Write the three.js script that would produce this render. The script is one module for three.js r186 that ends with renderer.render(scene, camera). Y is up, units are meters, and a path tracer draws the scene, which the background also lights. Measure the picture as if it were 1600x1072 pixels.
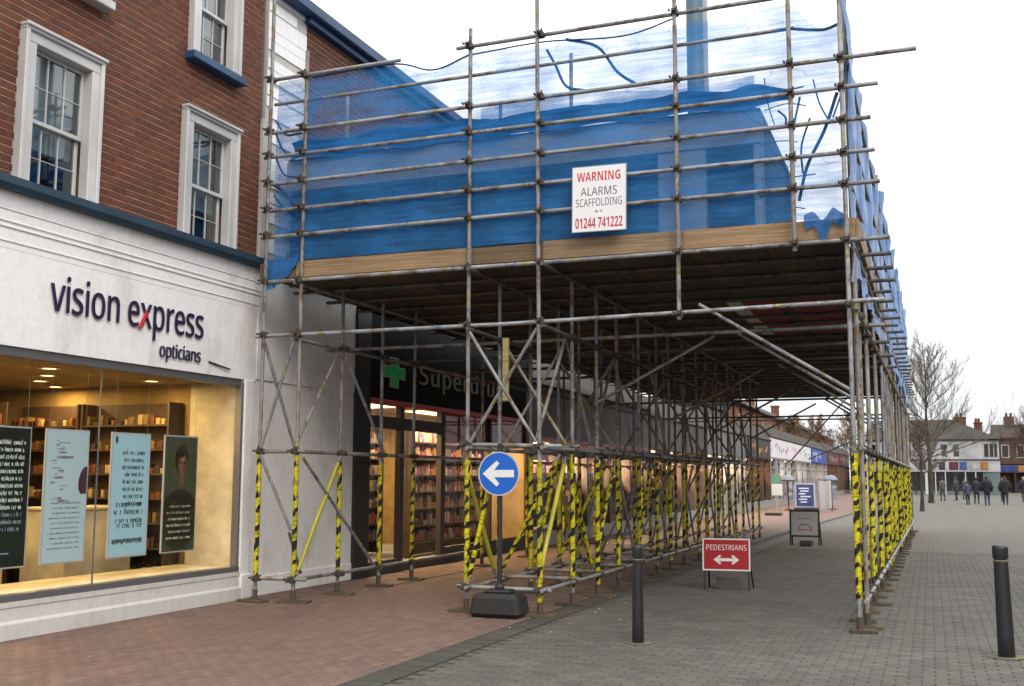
import * as THREE from 'three';
import { mergeGeometries } from 'three/addons/utils/BufferGeometryUtils.js';
import { MarchingCubes } from 'three/addons/objects/MarchingCubes.js';
import { FontLoader } from 'three/addons/loaders/FontLoader.js';
import { TextGeometry } from 'three/addons/geometries/TextGeometry.js';
import { RectAreaLightUniformsLib } from 'three/addons/lights/RectAreaLightUniformsLib.js';

// ---------------------------------------------------------------- camera, sky, sun, exposure
const scene = new THREE.Scene();
const camera = new THREE.PerspectiveCamera(35.0, 1024 / 686, 0.1, 1200);
camera.position.set(0, 1.6, 0);
camera.quaternion.setFromRotationMatrix(new THREE.Matrix4().makeBasis(
  new THREE.Vector3(0.9342, 0.0030, -0.3564), new THREE.Vector3(0.0416, 0.9925, 0.1156), new THREE.Vector3(0.3542, -0.1227, 0.9270)));
camera.updateMatrixWorld();

const renderer = new THREE.WebGLRenderer({ antialias: true });
renderer.setSize(1024, 686);
renderer.toneMapping = THREE.LinearToneMapping;
renderer.toneMappingExposure = 1.95;
renderer.shadowMap.enabled = true;
renderer.shadowMap.type = THREE.PCFSoftShadowMap;
RectAreaLightUniformsLib.init();

function mulberry(a) { return () => { a |= 0; a = a + 0x6D2B79F5 | 0; let t = Math.imul(a ^ a >>> 15, 1 | a); t = t + Math.imul(t ^ t >>> 7, 61 | t) ^ t; return ((t ^ t >>> 14) >>> 0) / 4294967296; }; }
const rnd = mulberry(20231);
const rr = (a, b) => a + (b - a) * rnd();
const pick = a => a[Math.floor(rnd() * a.length)];
const clamp = (x, a = 0, b = 1) => Math.min(b, Math.max(a, x));
const smooth = (a, b, x) => { const t = clamp((x - a) / (b - a)); return t * t * (3 - 2 * t); };
function hash2(i, j, s) { let h = Math.imul(i, 374761393) + Math.imul(j, 668265263) + Math.imul(s, 974634777) | 0; h = Math.imul(h ^ h >>> 13, 1274126177); return ((h ^ h >>> 16) >>> 0) / 4294967296; }
const mod = (a, n) => ((a % n) + n) % n;
function vnoise(x, y, px, py, s) {           // periodic value noise
  const i = Math.floor(x), j = Math.floor(y), fx = x - i, fy = y - j, u = fx * fx * (3 - 2 * fx), v = fy * fy * (3 - 2 * fy);
  const h = (a, b) => hash2(mod(a, px), mod(b, py), s);
  return (h(i, j) * (1 - u) + h(i + 1, j) * u) * (1 - v) + (h(i, j + 1) * (1 - u) + h(i + 1, j + 1) * u) * v;
}
function fbm(u, v, fx, fy, s, oct = 4) {     // u, v in 0..1, periodic
  let a = 0, w = 0.5, t = 0;
  for (let o = 0; o < oct; o++) { a += w * vnoise(u * fx, v * fy, fx, fy, s + o * 17); t += w; w *= 0.5; fx *= 2; fy *= 2; }
  return a / t;
}

{ // overcast sky: bright, white overhead, faintly blue towards the horizon
  const w = 256, h = 128, d = new Float32Array(w * h * 4);
  for (let j = 0; j < h; j++) for (let i = 0; i < w; i++) {
    const el = (j + 0.5) / h * Math.PI - Math.PI / 2, up = Math.max(0, Math.sin(el)), k = (j * w + i) * 4;
    const c = 1 + 0.07 * (fbm(i / w, j / h, 6, 5, 5) - 0.5);
    const L = el < 0 ? 0.26 : (0.53 + 0.82 * Math.pow(up, 0.85)) * c, b = el < 0 ? 0 : 1 - smooth(0.0, 0.45, up);
    d[k] = L * (1 - 0.045 * b); d[k + 1] = L * (1 - 0.012 * b); d[k + 2] = L * (1 + 0.015 * b); d[k + 3] = 1;
  }
  const t = new THREE.DataTexture(d, w, h, THREE.RGBAFormat, THREE.FloatType);
  t.mapping = THREE.EquirectangularReflectionMapping; t.magFilter = t.minFilter = THREE.LinearFilter; t.needsUpdate = true;
  scene.background = t; scene.environment = t;
}
const sun = new THREE.DirectionalLight(0xfff3e2, 0.85);
sun.position.set(22, 31, 12); sun.target.position.set(-3, 0, -18);
sun.castShadow = true; sun.shadow.radius = 45; sun.shadow.mapSize.set(2048, 2048);
Object.assign(sun.shadow.camera, { left: -60, right: 60, top: 60, bottom: -60, near: 1, far: 200 });
scene.add(sun, sun.target);

// ---------------------------------------------------------------- helpers
const V = (x, y, z) => new THREE.Vector3(x, y, z);
const used = new Map();
function numbered(name) { const n = used.get(name) || 0; used.set(name, n + 1); return n ? `${name}_${String(n).padStart(3, '0')}` : name; }
function shade(m) { m.castShadow = true; m.receiveShadow = true; return m; }
function thing(name, label, category, b = [0, 0, 0], group) {
  const g = new THREE.Group(); g.name = numbered(name); g.position.set(...b); g._b = V(...b);
  g.userData = { label, category }; if (group) g.userData.group = group;
  scene.add(g); return g;
}
function structure(name, label, b = [0, 0, 0]) { const g = new THREE.Group(); g.name = name; g.position.set(...b); g._b = V(...b); g.userData = { kind: 'structure', label }; scene.add(g); return g; }
function part(name, geos, mat, parent, extra) {   // geometry is written in world coordinates
  const list = (Array.isArray(geos) ? geos : [geos]).map(g => g.index ? g.toNonIndexed() : g);
  for (const g of list) for (const k of Object.keys(g.attributes)) if (!['position', 'normal', 'uv', 'color'].includes(k)) g.deleteAttribute(k);
  const g = list.length === 1 ? list[0].clone() : mergeGeometries(list);
  g.translate(-parent._b.x, -parent._b.y, -parent._b.z);
  const m = shade(new THREE.Mesh(g, mat)); m.name = name; m._b = parent._b;
  if (extra) Object.assign(m.userData, extra);
  parent.add(m); return m;
}
function placed(name, geo, mat, parent, x, y, z, rot) {  // a piece that shares its geometry
  const m = shade(new THREE.Mesh(geo, mat)); m.name = name; m.position.set(x - parent._b.x, y - parent._b.y, z - parent._b.z);
  if (rot) m.rotation.set(...rot);
  m._b = V(0, 0, 0); parent.add(m); return m;
}
function copyThing(src, dx, dy, dz, label, turn) {
  const c = src.clone(); c.name = numbered(src.name.replace(/_\d+$/, '')); c.position.add(V(dx, dy, dz)); if (turn !== undefined) c.rotation.y = turn;
  c.userData = { ...src.userData }; if (label) c.userData.label = label; scene.add(c); return c;
}
function raw(pos, uv, nor) {
  const g = new THREE.BufferGeometry();
  g.setAttribute('position', new THREE.Float32BufferAttribute(pos, 3));
  g.setAttribute('uv', new THREE.Float32BufferAttribute(uv, 2));
  if (nor) g.setAttribute('normal', new THREE.Float32BufferAttribute(nor, 3)); else g.computeVertexNormals();
  return g;
}
function metricUV(g) {   // uv in metres from position, along the face
  if (g.index) g = g.toNonIndexed();
  g.computeVertexNormals();
  const p = g.attributes.position, n = g.attributes.normal, uv = new Float32Array(p.count * 2);
  for (let i = 0; i < p.count; i++) {
    const ax = Math.abs(n.getX(i)), ay = Math.abs(n.getY(i)), az = Math.abs(n.getZ(i));
    const x = p.getX(i), y = p.getY(i), z = p.getZ(i);
    const [u, v] = ax >= ay && ax >= az ? [-z, y] : ay >= az ? [x, -z] : [x, y];
    uv[i * 2] = u; uv[i * 2 + 1] = v;
  }
  g.setAttribute('uv', new THREE.BufferAttribute(uv, 2)); return g;
}
function bx(x0, x1, y0, y1, z0, z1, c = 0) {   // box between two corners, edges chamfered by c
  if (x0 > x1) [x0, x1] = [x1, x0]; if (y0 > y1) [y0, y1] = [y1, y0]; if (z0 > z1) [z0, z1] = [z1, z0];
  if (!c) { const g = new THREE.BoxGeometry(x1 - x0, y1 - y0, z1 - z0); g.translate((x0 + x1) / 2, (y0 + y1) / 2, (z0 + z1) / 2); return metricUV(g); }
  const lo = [x0, y0, z0], hi = [x1, y1, z1], pos = [];
  const P = (s, axis) => [0, 1, 2].map(k => { const o = k === axis ? 0 : c; return s[k] > 0 ? hi[k] - o : lo[k] + o; });
  const mid = [(x0 + x1) / 2, (y0 + y1) / 2, (z0 + z1) / 2];
  const tri = (a, b, d) => {
    const n = [0, 1, 2].map(k => { const i = (k + 1) % 3, j = (k + 2) % 3; return (b[i] - a[i]) * (d[j] - a[j]) - (b[j] - a[j]) * (d[i] - a[i]); });
    const o = n[0] * (a[0] - mid[0]) + n[1] * (a[1] - mid[1]) + n[2] * (a[2] - mid[2]);
    pos.push(...a, ...(o > 0 ? b : d), ...(o > 0 ? d : b));
  };
  const quad = (a, b, d, e) => { tri(a, b, d); tri(a, d, e); };
  for (let ax = 0; ax < 3; ax++) {
    const i = (ax + 1) % 3, j = (ax + 2) % 3, S = (si, sj, sa) => { const s = [0, 0, 0]; s[i] = si; s[j] = sj; s[ax] = sa; return s; };
    for (const sa of [-1, 1]) quad(P(S(-1, -1, sa), ax), P(S(1, -1, sa), ax), P(S(1, 1, sa), ax), P(S(-1, 1, sa), ax));
    for (const si of [-1, 1]) for (const sj of [-1, 1]) quad(P(S(si, sj, -1), i), P(S(si, sj, 1), i), P(S(si, sj, 1), j), P(S(si, sj, -1), j));
  }
  for (const a of [-1, 1]) for (const b of [-1, 1]) for (const d of [-1, 1]) tri(P([a, b, d], 0), P([a, b, d], 1), P([a, b, d], 2));
  return metricUV(raw(pos, new Array(pos.length / 3 * 2).fill(0)));
}
function tube(p, q, r, seg = 10, caps = true, r2 = r, v0 = 0, u0 = 0) {   // v of uv in metres along the tube
  const a = V().subVectors(q, p), L = a.length(); a.normalize();
  const e = Math.abs(a.y) > 0.9 ? V(1, 0, 0) : V(0, 1, 0), s = V().crossVectors(a, e).normalize(), t = V().crossVectors(s, a).normalize();
  const pos = [], uv = [], nor = [], at = (k, end) => { const th = k / seg * Math.PI * 2, n = s.clone().multiplyScalar(Math.cos(th)).addScaledVector(t, Math.sin(th)); const o = end ? q : p; return [o.clone().addScaledVector(n, end ? r2 : r), n]; };
  for (let k = 0; k < seg; k++) {
    const [A, na] = at(k, 0), [B, nb] = at(k + 1, 0), [C, nc] = at(k + 1, 1), [D, nd] = at(k, 1);
    const f = (P, n, u, v) => { pos.push(P.x, P.y, P.z); nor.push(n.x, n.y, n.z); uv.push(u, v); };
    const ua = k / seg + u0, ub = (k + 1) / seg + u0;
    f(A, na, ua, v0); f(C, nc, ub, v0 + L); f(B, nb, ub, v0); f(A, na, ua, v0); f(D, nd, ua, v0 + L); f(C, nc, ub, v0 + L);
    if (caps) { const m = a.clone().negate(); f(p, m, .5, v0); f(A, m, ua, v0); f(B, m, ub, v0); f(q, a, .5, v0); f(C, a, ub, v0); f(D, a, ua, v0); }
  }
  return raw(pos, uv, nor);
}
function lathe(pts, x, y, z, seg = 24) { const g = new THREE.LatheGeometry(pts.map(p => new THREE.Vector2(p[0], p[1])), seg); g.translate(x, y, z); return g; }
function profileZ(pts, z0, z1) {   // a moulding: (x, y) outline carried along z
  const s = new THREE.Shape(pts.map(p => new THREE.Vector2(p[0], p[1])));
  const g = new THREE.ExtrudeGeometry(s, { depth: Math.abs(z1 - z0), bevelEnabled: false }); g.translate(0, 0, Math.min(z0, z1)); return metricUV(g);
}
function poly(pts, y) {   // flat sheet from (x, z) corners
  const s = new THREE.Shape(pts.map(p => new THREE.Vector2(p[0], -p[1]))), g = new THREE.ShapeGeometry(s); g.rotateX(-Math.PI / 2); g.translate(0, y, 0); return metricUV(g);
}
function surface(nu, nv, f) {   // grid surface f(u, v) -> [x, y, z, s, t]
  const P = []; for (let j = 0; j <= nv; j++) for (let i = 0; i <= nu; i++) P.push(f(i / nu, j / nv));
  const g = new THREE.BufferGeometry(), idx = [];
  g.setAttribute('position', new THREE.Float32BufferAttribute(P.flatMap(p => p.slice(0, 3)), 3));
  g.setAttribute('uv', new THREE.Float32BufferAttribute(P.flatMap(p => p.slice(3, 5)), 2));
  for (let j = 0; j < nv; j++) for (let i = 0; i < nu; i++) { const a = j * (nu + 1) + i, b = a + 1, c = a + nu + 1, d = c + 1; idx.push(a, b, d, a, d, c); }
  g.setIndex(idx); g.computeVertexNormals(); return g;
}
// textures
function tex(w, h, f, srgb = true, rep = [1, 1]) {
  const d = new Uint8Array(w * h * 4);
  for (let j = 0; j < h; j++) for (let i = 0; i < w; i++) { const c = f((i + .5) / w, (j + .5) / h, i, j), k = (j * w + i) * 4; d[k] = clamp(c[0]) * 255; d[k + 1] = clamp(c[1]) * 255; d[k + 2] = clamp(c[2]) * 255; d[k + 3] = c.length > 3 ? clamp(c[3]) * 255 : 255; }
  const t = new THREE.DataTexture(d, w, h, THREE.RGBAFormat); t.wrapS = t.wrapT = THREE.RepeatWrapping; t.magFilter = THREE.LinearFilter; t.minFilter = THREE.LinearMipmapLinearFilter; t.generateMipmaps = true;
  if (srgb) t.colorSpace = THREE.SRGBColorSpace; t.repeat.set(...rep); t.needsUpdate = true; return t;
}
function canvasTex(w, h, draw) {
  const c = document.createElement('canvas'); c.width = w; c.height = h; const x = c.getContext('2d'); draw(x, w, h);
  const t = new THREE.CanvasTexture(c); t.colorSpace = THREE.SRGBColorSpace; t.anisotropy = 8; return t;
}
const lin = (r, g, b) => new THREE.Color().setRGB(r, g, b);
const std = (c, o = {}) => new THREE.MeshStandardMaterial({ color: Array.isArray(c) ? lin(...c) : c, roughness: 0.7, metalness: 0, ...o });
const grey = v => [v, v, v];
const mottle = tex(256, 256, (u, v) => grey(0.72 + 0.36 * (fbm(u, v, 4, 4, 11, 6) - 0.25)), true);            // over 1 m unless repeated
const mottleBig = mottle.clone(); mottleBig.repeat.set(0.23, 0.23);
const grain = tex(256, 256, (u, v) => grey(fbm(u, v, 32, 32, 71, 3)), false);
const dirty = tex(512, 512, (u, v) => { const a = fbm(u, v, 5, 5, 31, 6), b = fbm(u, v, 40, 6, 51, 3), s = smooth(0.5, 0.8, a * 0.75 + b * 0.25); const k = 1 - 0.05 * fbm(u, v, 60, 60, 3, 2); return [k - 0.075 * s, k - 0.08 * s, k - 0.1 * s]; }, true, [0.4, 0.4]);
const mat = {
  white: std([0.86, 0.86, 0.88], { map: dirty, roughness: 0.55, bumpMap: grain, bumpScale: 0.0015 }),
  render: std([0.78, 0.78, 0.79], { map: dirty, roughness: 0.8, bumpMap: grain, bumpScale: 0.003 }),
  frameWhite: std([0.86, 0.86, 0.87], { roughness: 0.4, map: mottleBig }),
  plinth: std([0.58, 0.57, 0.55], { map: dirty, roughness: 0.85, bumpMap: mottle, bumpScale: 0.008 }),
  blueTrim: std([0.018, 0.085, 0.22], { roughness: 0.5, map: mottle }),
  navyTrim: std([0.03, 0.075, 0.13], { roughness: 0.65, map: mottle }),
  mortar: std([0.38, 0.285, 0.20], { roughness: 0.95, bumpMap: mottle, bumpScale: 0.004 }),
  glass: new THREE.MeshPhysicalMaterial({ color: 0xffffff, transmission: 1, thickness: 0, roughness: 0.02, ior: 1.5, specularIntensity: 0.22, side: THREE.DoubleSide }),
  dark: std([0.016, 0.016, 0.017], { roughness: 0.6 }),
  black: std([0.012, 0.012, 0.013], { roughness: 0.4 }),
  added_backing: std([0.42, 0.41, 0.38], { roughness: 0.9 }),
  farGlass: new THREE.MeshPhysicalMaterial({ color: 0xffffff, transmission: 1, thickness: 0, roughness: 0.03, ior: 1.5, specularIntensity: 0.07, side: THREE.DoubleSide }),
  bronze: std([0.045, 0.04, 0.036], { roughness: 0.6 }),
  signBlack: new THREE.MeshPhysicalMaterial({ color: lin(0.010, 0.010, 0.011), roughness: 0.85, specularIntensity: 0.25 }),
  room: std([0.10, 0.10, 0.11], { roughness: 0.9 }),
  metalGrey: std([0.20, 0.20, 0.21], { roughness: 0.4, metalness: 0.6 }),
  cream: std([0.72, 0.64, 0.46], { roughness: 0.6, map: mottle }),
  tanWall: std([0.42, 0.28, 0.10], { roughness: 0.8, map: mottle }),
  woodFloor: std([0.26, 0.17, 0.08], { roughness: 0.35, map: mottle }),
  brown: std([0.09, 0.05, 0.025], { roughness: 0.6, map: mottle }),
  roofTile: std([0.07, 0.055, 0.045], { roughness: 0.9, map: mottle }),
  red: std([0.45, 0.02, 0.03], { roughness: 0.45 }),
  sill: std([0.4, 0.4, 0.4], { roughness: 0.8, map: mottle }),
};
const oneWhite = std([1, 1, 1], { roughness: 0.8, map: mottle });   // instanced pieces carry their own colour

// ---------------------------------------------------------------- ground, footway, roadway
const FX = -8.573;    // the line of the shop fronts
const KX = -4.2;      // the line of the kerb
function inView(x, y, z) { const p = V(x, y, z).project(camera); return Math.abs(p.x) < 1.02 && Math.abs(p.y) < 1.02 && p.z < 1; }
function piece(lx, lz, h, c) {   // a block with its four top edges chamfered, top at y = 0
  const a = lx / 2, b = lz / 2, t = [[-a + c, 0, -b + c], [a - c, 0, -b + c], [a - c, 0, b - c], [-a + c, 0, b - c]], o = [[-a, -c, -b], [a, -c, -b], [a, -c, b], [-a, -c, b]], d = o.map(p => [p[0], -h, p[2]]), pos = [];
  const q = (A, B, C, D) => pos.push(...A, ...C, ...B, ...A, ...D, ...C);
  q(...t); for (let k = 0; k < 4; k++) { const n = (k + 1) % 4; q(o[k], o[n], t[n], t[k]); q(d[k], d[n], o[n], o[k]); }
  return metricUV(raw(pos, new Array(pos.length / 3 * 2).fill(0)));
}
const tinted = new Map();
function tint(c, base = { roughness: 0.85, map: mottle, bumpMap: grain, bumpScale: 0.002 }) { const k = c.map(v => v.toFixed(3)).join() + (base.key || ''); if (!tinted.has(k)) { const o = { ...base }; delete o.key; tinted.set(k, std(c, o)); } return tinted.get(k); }
// lay: list of {x,y,z,sx,sy,sz,rx,ry,rz,c}; the ones nearest in view become meshes, the rest one instanced part
function lay(list, geo, name, parent, most, base) {
  for (const p of list) { p.v = inView(p.x, p.y, p.z); p.d = Math.hypot(p.x, p.y - 1.6, p.z); }
  const near = list.filter(p => p.v).sort((a, b) => a.d - b.d).slice(0, most), set = new Set(near), rest = list.filter(p => !set.has(p));
  const put = (o, p, b) => { o.position.set(p.x - b.x, p.y - b.y, p.z - b.z); o.rotation.set(p.rx || 0, p.ry || 0, p.rz || 0); o.scale.set(p.sx || 1, p.sy || 1, p.sz || 1); };
  for (const p of near) { const m = shade(new THREE.Mesh(geo, tint(p.c, base))); m.name = name; m._b = parent._b; put(m, p, parent._b); parent.add(m); }
  if (!rest.length) return;
  const im = shade(new THREE.InstancedMesh(geo, tint([1, 1, 1], base), rest.length)), o = new THREE.Object3D();
  rest.forEach((p, i) => { put(o, p, parent._b); o.updateMatrix(); im.setMatrixAt(i, o.matrix); im.setColorAt(i, lin(...p.c)); });
  im.name = name + '_field'; im.userData.kind = 'stuff'; im._b = parent._b; parent.add(im);
}
const step = (a, n = 4) => Math.round(a * n) / n;
const BROWN = [[0.232, 0.148, 0.122], [0.218, 0.140, 0.116], [0.246, 0.158, 0.13], [0.222, 0.134, 0.11], [0.206, 0.136, 0.115]];
const GREYS = [[0.134, 0.127, 0.113], [0.122, 0.116, 0.104], [0.146, 0.138, 0.122], [0.110, 0.106, 0.098], [0.136, 0.125, 0.106]];
const NEARZ = -26;
{
  const g = shade(new THREE.Mesh(poly([[-700, -1000], [-700, 300], [700, 300], [700, -1000]], -0.03), std([0.13, 0.13, 0.125], { roughness: 0.95, map: mottleBig }))); g.name = 'ground'; g.userData = { kind: 'structure', label: 'broad grey ground sheet under the whole shopping street' }; scene.add(g);
}
function pavingTex(cols, joint, moss, along, s) {   // one metre of laid blocks, 200 x 100 mm, half bond; long side along u or along v
  return tex(512, 512, (u, v) => {
    let a = along ? v : u, b = along ? u : v; const row = Math.floor(b * 10); a = a * 5 + (row % 2) * 0.5;
    const col = mod(Math.floor(a), 5), fa = a - Math.floor(a), fb = b * 10 - row, c = cols[Math.floor(hash2(col, row, s) * cols.length)];
    const k = 0.72 + 0.5 * fbm(u, v, 12, 12, s, 4), e = Math.min(fa * 2, (1 - fa) * 2, fb, 1 - fb), j = e < 0.075 ? 1 : 0, m = fbm(u, v, 9, 9, s + 3, 3);
    const lc = c.map((x, i) => j ? (m > 0.5 ? moss[i] : joint[i]) : x * k);
    return lc.map(x => Math.pow(x, 1 / 2.2));
  });
}
const foot = structure('brown_footway', 'reddish brown block footway in front of the shops'), road = structure('grey_roadway', 'grey block paved pedestrian roadway beside the kerb line');
{
  const bed = std([0.075, 0.062, 0.045], { roughness: 1, map: mottle }), bedG = std([0.06, 0.063, 0.04], { roughness: 1, map: mottle });
  part('joint_sand', poly([[FX - 0.1, NEARZ], [FX - 0.1, -2], [-4.33, -2], [-4.33, NEARZ]], -0.007), bed, foot);
  part('joint_sand', poly([[-4.33, NEARZ], [-4.33, -2], [9, -2], [9, NEARZ]], -0.008), bedG, road);
  const fb = std([.9, .88, .88], { roughness: 0.85, map: pavingTex(BROWN, [0.08, 0.065, 0.05], [0.08, 0.08, 0.04], true, 5) }), fg = std([.92, .9, .87], { roughness: 0.85, map: pavingTex(GREYS, [0.05, 0.05, 0.045], [0.06, 0.07, 0.035], false, 9) });
  part('far_paving', poly([[FX - 0.1, NEARZ], [-4.33, NEARZ], [-3.55, -50], [-2.9, -90], [-2.9, -220], [FX - 6, -220], [FX - 6, -60], [FX - 0.1, -58]], 0), fb, foot);
  part('far_paving', poly([[-4.33, NEARZ], [9, NEARZ], [60, NEARZ], [60, -220], [-2.9, -220], [-2.9, -90], [-3.55, -50]], -0.004), fg, road);
  part('far_paving', poly([[9, 60], [60, 60], [60, NEARZ], [9, NEARZ]], -0.004), fg, road);
  part('far_paving', poly([[FX - 0.1, -2], [FX - 0.1, 60], [9, 60], [9, -2]], -0.004), fg, road);
  const brownBlocks = [], greyBlocks = [];
  for (let c = 0; c < 42; c++) for (let r = 0; r < 110; r++) {
    const x = -8.52 + c * 0.1, z = -4 - r * 0.2 - (c % 2) * 0.1; if (z < NEARZ + 0.1) continue;
    const k = 0.9 + 0.12 * vnoise(x * 0.9 + 20, z * 0.9 + 90, 999, 999, 4) + .08 * vnoise(x * 2.3 + 20, z * 2.3 + 90, 999, 999, 14) + rr(-0.09, 0.09), q = pick(BROWN);
    brownBlocks.push({ x, y: rr(-0.0025, 0), z, rx: rr(-.008, .008), rz: rr(-.012, .012), ry: rr(-.008, .008), c: q.map(v => v * step(k, 12)) });
  }
  for (let r = 0; r < 220; r++) for (let c = 0; c < 44; c++) {
    const z = -4 - r * 0.1, x = -3.93 + c * 0.2 + (r % 2) * 0.1; if (z < NEARZ + 0.05 || x > 4.9) continue;
    const k = 0.78 + 0.26 * vnoise(x * 0.7 + 50, z * 0.7 + 90, 999, 999, 8) + .2 * vnoise(x * 2.3 + 50, z * 2.3 + 90, 999, 999, 18) + rr(-0.09, 0.09), q = pick(GREYS);
    greyBlocks.push({ x, y: rr(-0.003, 0), z, rx: rr(-.01, .01), rz: rr(-.008, .008), ry: rr(-.01, .01), c: q.map(v => v * step(k, 12)) });
  }
  lay(brownBlocks, piece(0.093, 0.194, 0.012, 0.004), 'paving_block', foot, 290);
  lay(greyBlocks, piece(0.190, 0.0905, 0.012, 0.0055), 'paving_block', road, 290);
  // dark edging course between the two
  const kerb = structure('kerb_edging', 'dark mossy edging course between brown footway and grey roadway');
  const E = [[0.075, 0.068, 0.058], [0.085, 0.08, 0.068], [0.065, 0.066, 0.05], [0.095, 0.085, 0.074]], eb = [];
  for (let r = 0; r < 218; r++) eb.push({ x: -4.185 + rr(-.004, .004), y: rr(0.004, 0.009), z: -4.05 - r * 0.101, rx: rr(-.02, .02), rz: rr(-.02, .02), c: pick(E).map(v => v * step(rr(.85, 1.1), 12)) });
  lay(eb, piece(0.27, 0.095, 0.02, 0.006), 'kerb_block', kerb, 200, { roughness: 0.9, map: mottle, bumpMap: mottle, bumpScale: 0.006, key: 'k' });
  const kx = z => z > -50 ? -4.33 + (-26 - z) / 24 * 0.78 : -3.55 + (-50 - z) / 40 * 0.65;
  for (let i = 0; i < 64; i++) { const z0 = -26 - i, g = bx(-0.09, 0.09, -0.02, 0.055, -0.49, 0.49, 0.015); g.rotateY(i < 24 ? -0.032 : -0.016); g.translate(kx(z0 - .5) + .06, 0, z0 - 0.5); part('kerb_stone', g, tint([0.19, 0.185, 0.17].map(v => v * step(rr(.9, 1.1), 12))), kerb); }
}

// ---------------------------------------------------------------- building helpers
function wallWithHoles(x0, x1, y0, y1, z0, z1, holes) {   // wall in the y-z plane; holes are [y0, y1, zmin, zmax]
  const ys = [...new Set([y0, y1, ...holes.flatMap(h => [h[0], h[1]])])].filter(v => v >= y0 && v <= y1).sort((a, b) => a - b), lo = Math.min(z0, z1), hi = Math.max(z0, z1);
  const out = [];
  for (let j = 0; j + 1 < ys.length; j++) {
    const cut = holes.filter(h => h[0] < ys[j] + 1e-6 && h[1] > ys[j + 1] - 1e-6).sort((a, b) => a[2] - b[2]); let z = lo;
    for (const h of cut) { if (h[2] > z + 1e-6) out.push(bx(x0, x1, ys[j], ys[j + 1], z, h[2])); z = Math.max(z, h[3]); }
    if (z < hi - 1e-6) out.push(bx(x0, x1, ys[j], ys[j + 1], z, hi));
  }
  return out;
}
const brickGeo = (() => { const g = piece(0.072, 0.216, 0.02, 0.0025); g.rotateZ(-Math.PI / 2); return g; })();
const soldierGeo = (() => { const g = piece(0.22, 0.066, 0.02, 0.003); g.rotateZ(-Math.PI / 2); return g; })();
const BRICK = [[0.205, 0.062, 0.031], [0.19, 0.057, 0.03], [0.215, 0.068, 0.035], [0.172, 0.054, 0.031], [0.2, 0.064, 0.037], [0.155, 0.051, 0.033], [0.186, 0.06, 0.033]];
function brickwork(parent, y0, y1, z0, z1, holes, most, X = FX, cols = BRICK) {
  const list = [], lo = Math.min(z0, z1), hi = Math.max(z0, z1); let r = 0;
  for (let y = y0; y + 0.076 < y1; y += 0.083, r++) {
    const cut = holes.filter(h => h[0] < y + 0.06 && h[1] > y + 0.01).sort((a, b) => a[2] - b[2]), spans = []; let z = lo;
    for (const h of cut) { if (h[2] > z + .02) spans.push([z, h[2]]); z = Math.max(z, h[3]); } if (z < hi - .02) spans.push([z, hi]);
    for (const [a, b] of spans) {
      let p = a - mod(a - (r % 2) * 0.1125, 0.225);
      for (; p < b; p += 0.225) {
        const s = Math.max(p + .002, a + .002), e = Math.min(p + 0.223, b - .002); if (e - s < 0.03) continue;
        list.push({ x: X - .005 + rr(-.003, .001), y: y + 0.0415, z: (s + e) / 2, sz: (e - s) / 0.216, ry: rr(-.012, .012), rz: rr(-.02, .02), c: pick(cols).map(v => v * step(rr(.92, 1.08), 12)) });
      }
    }
  }
  lay(list, brickGeo, 'brick', parent, most, { roughness: 0.9, map: mottle, bumpMap: mottle, bumpScale: 0.004, key: 'b' });
}
function soldiers(parent, y, z0, z1, X = FX) {
  const list = []; for (let z = Math.max(z0, z1) - .037; z > Math.min(z0, z1); z -= 0.0765) list.push({ x: X + rr(-.002, .002), y, z, ry: rr(-.01, .01), c: pick(BRICK).map(v => v * step(rr(.9, 1.15), 8)) });
  lay(list, soldierGeo, 'brick', parent, 60, { roughness: 0.9, map: mottle, bumpMap: mottle, bumpScale: 0.004, key: 'b' });
}
// a lit ceiling panel: a glowing face and an area light of its size just below
function ceilingPanel(parent, x, y, z, w, d, col, power) {
  const lit = new THREE.MeshStandardMaterial({ color: 0xffffff, emissive: lin(...col), emissiveIntensity: 1.6, roughness: 0.6 });
  part('light_panel', bx(x - w / 2, x + w / 2, y - 0.02, y, z - d / 2, z + d / 2), lit, parent);
  const l = new THREE.RectAreaLight(lin(...col), power, w, d); l.position.set(x, y - 0.03, z); l.lookAt(x, y - 5, z); scene.add(l);
}
function downlight(parent, x, y, z, w, col, power) {   // a small round fitting set in the ceiling
  const lit = new THREE.MeshStandardMaterial({ color: 0xffffff, emissive: lin(...col), emissiveIntensity: 3, roughness: 0.6 });
  const f = part('downlight', lathe([[w * .5, 0], [w * .75, 0], [w * .75, .012], [w * .5, .012]], x, y - .014, z, 16), mat.frameWhite, parent); part('bulb_glow', lathe([[0, 0], [w * .49, 0], [w * .49, .006], [0, .006]], x, y - .01, z, 16), lit, f);
  const l = new THREE.RectAreaLight(lin(...col), power, w * .8, w * .8); l.position.set(x, y - 0.03, z); l.lookAt(x, y - 5, z); scene.add(l);
}
const goodsMat = std([1, 1, 1], { roughness: 0.5, map: mottle }), goodsGeo = bx(-.5, .5, 0, 1, -.5, .5, 0.06);
function goods(parent, list, name = 'goods') {   // list of {x,y,z,w,h,d,c}
  const im = shade(new THREE.InstancedMesh(goodsGeo, goodsMat, list.length)), o = new THREE.Object3D();
  list.forEach((p, i) => { o.position.set(p.x - parent._b.x, p.y - parent._b.y, p.z - parent._b.z); o.rotation.set(0, p.ry || 0, 0); o.scale.set(p.w, p.h, p.d); o.updateMatrix(); im.setMatrixAt(i, o.matrix); im.setColorAt(i, lin(...p.c)); });
  im.name = name; im.userData.kind = 'stuff'; im._b = parent._b; parent.add(im);
}
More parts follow.
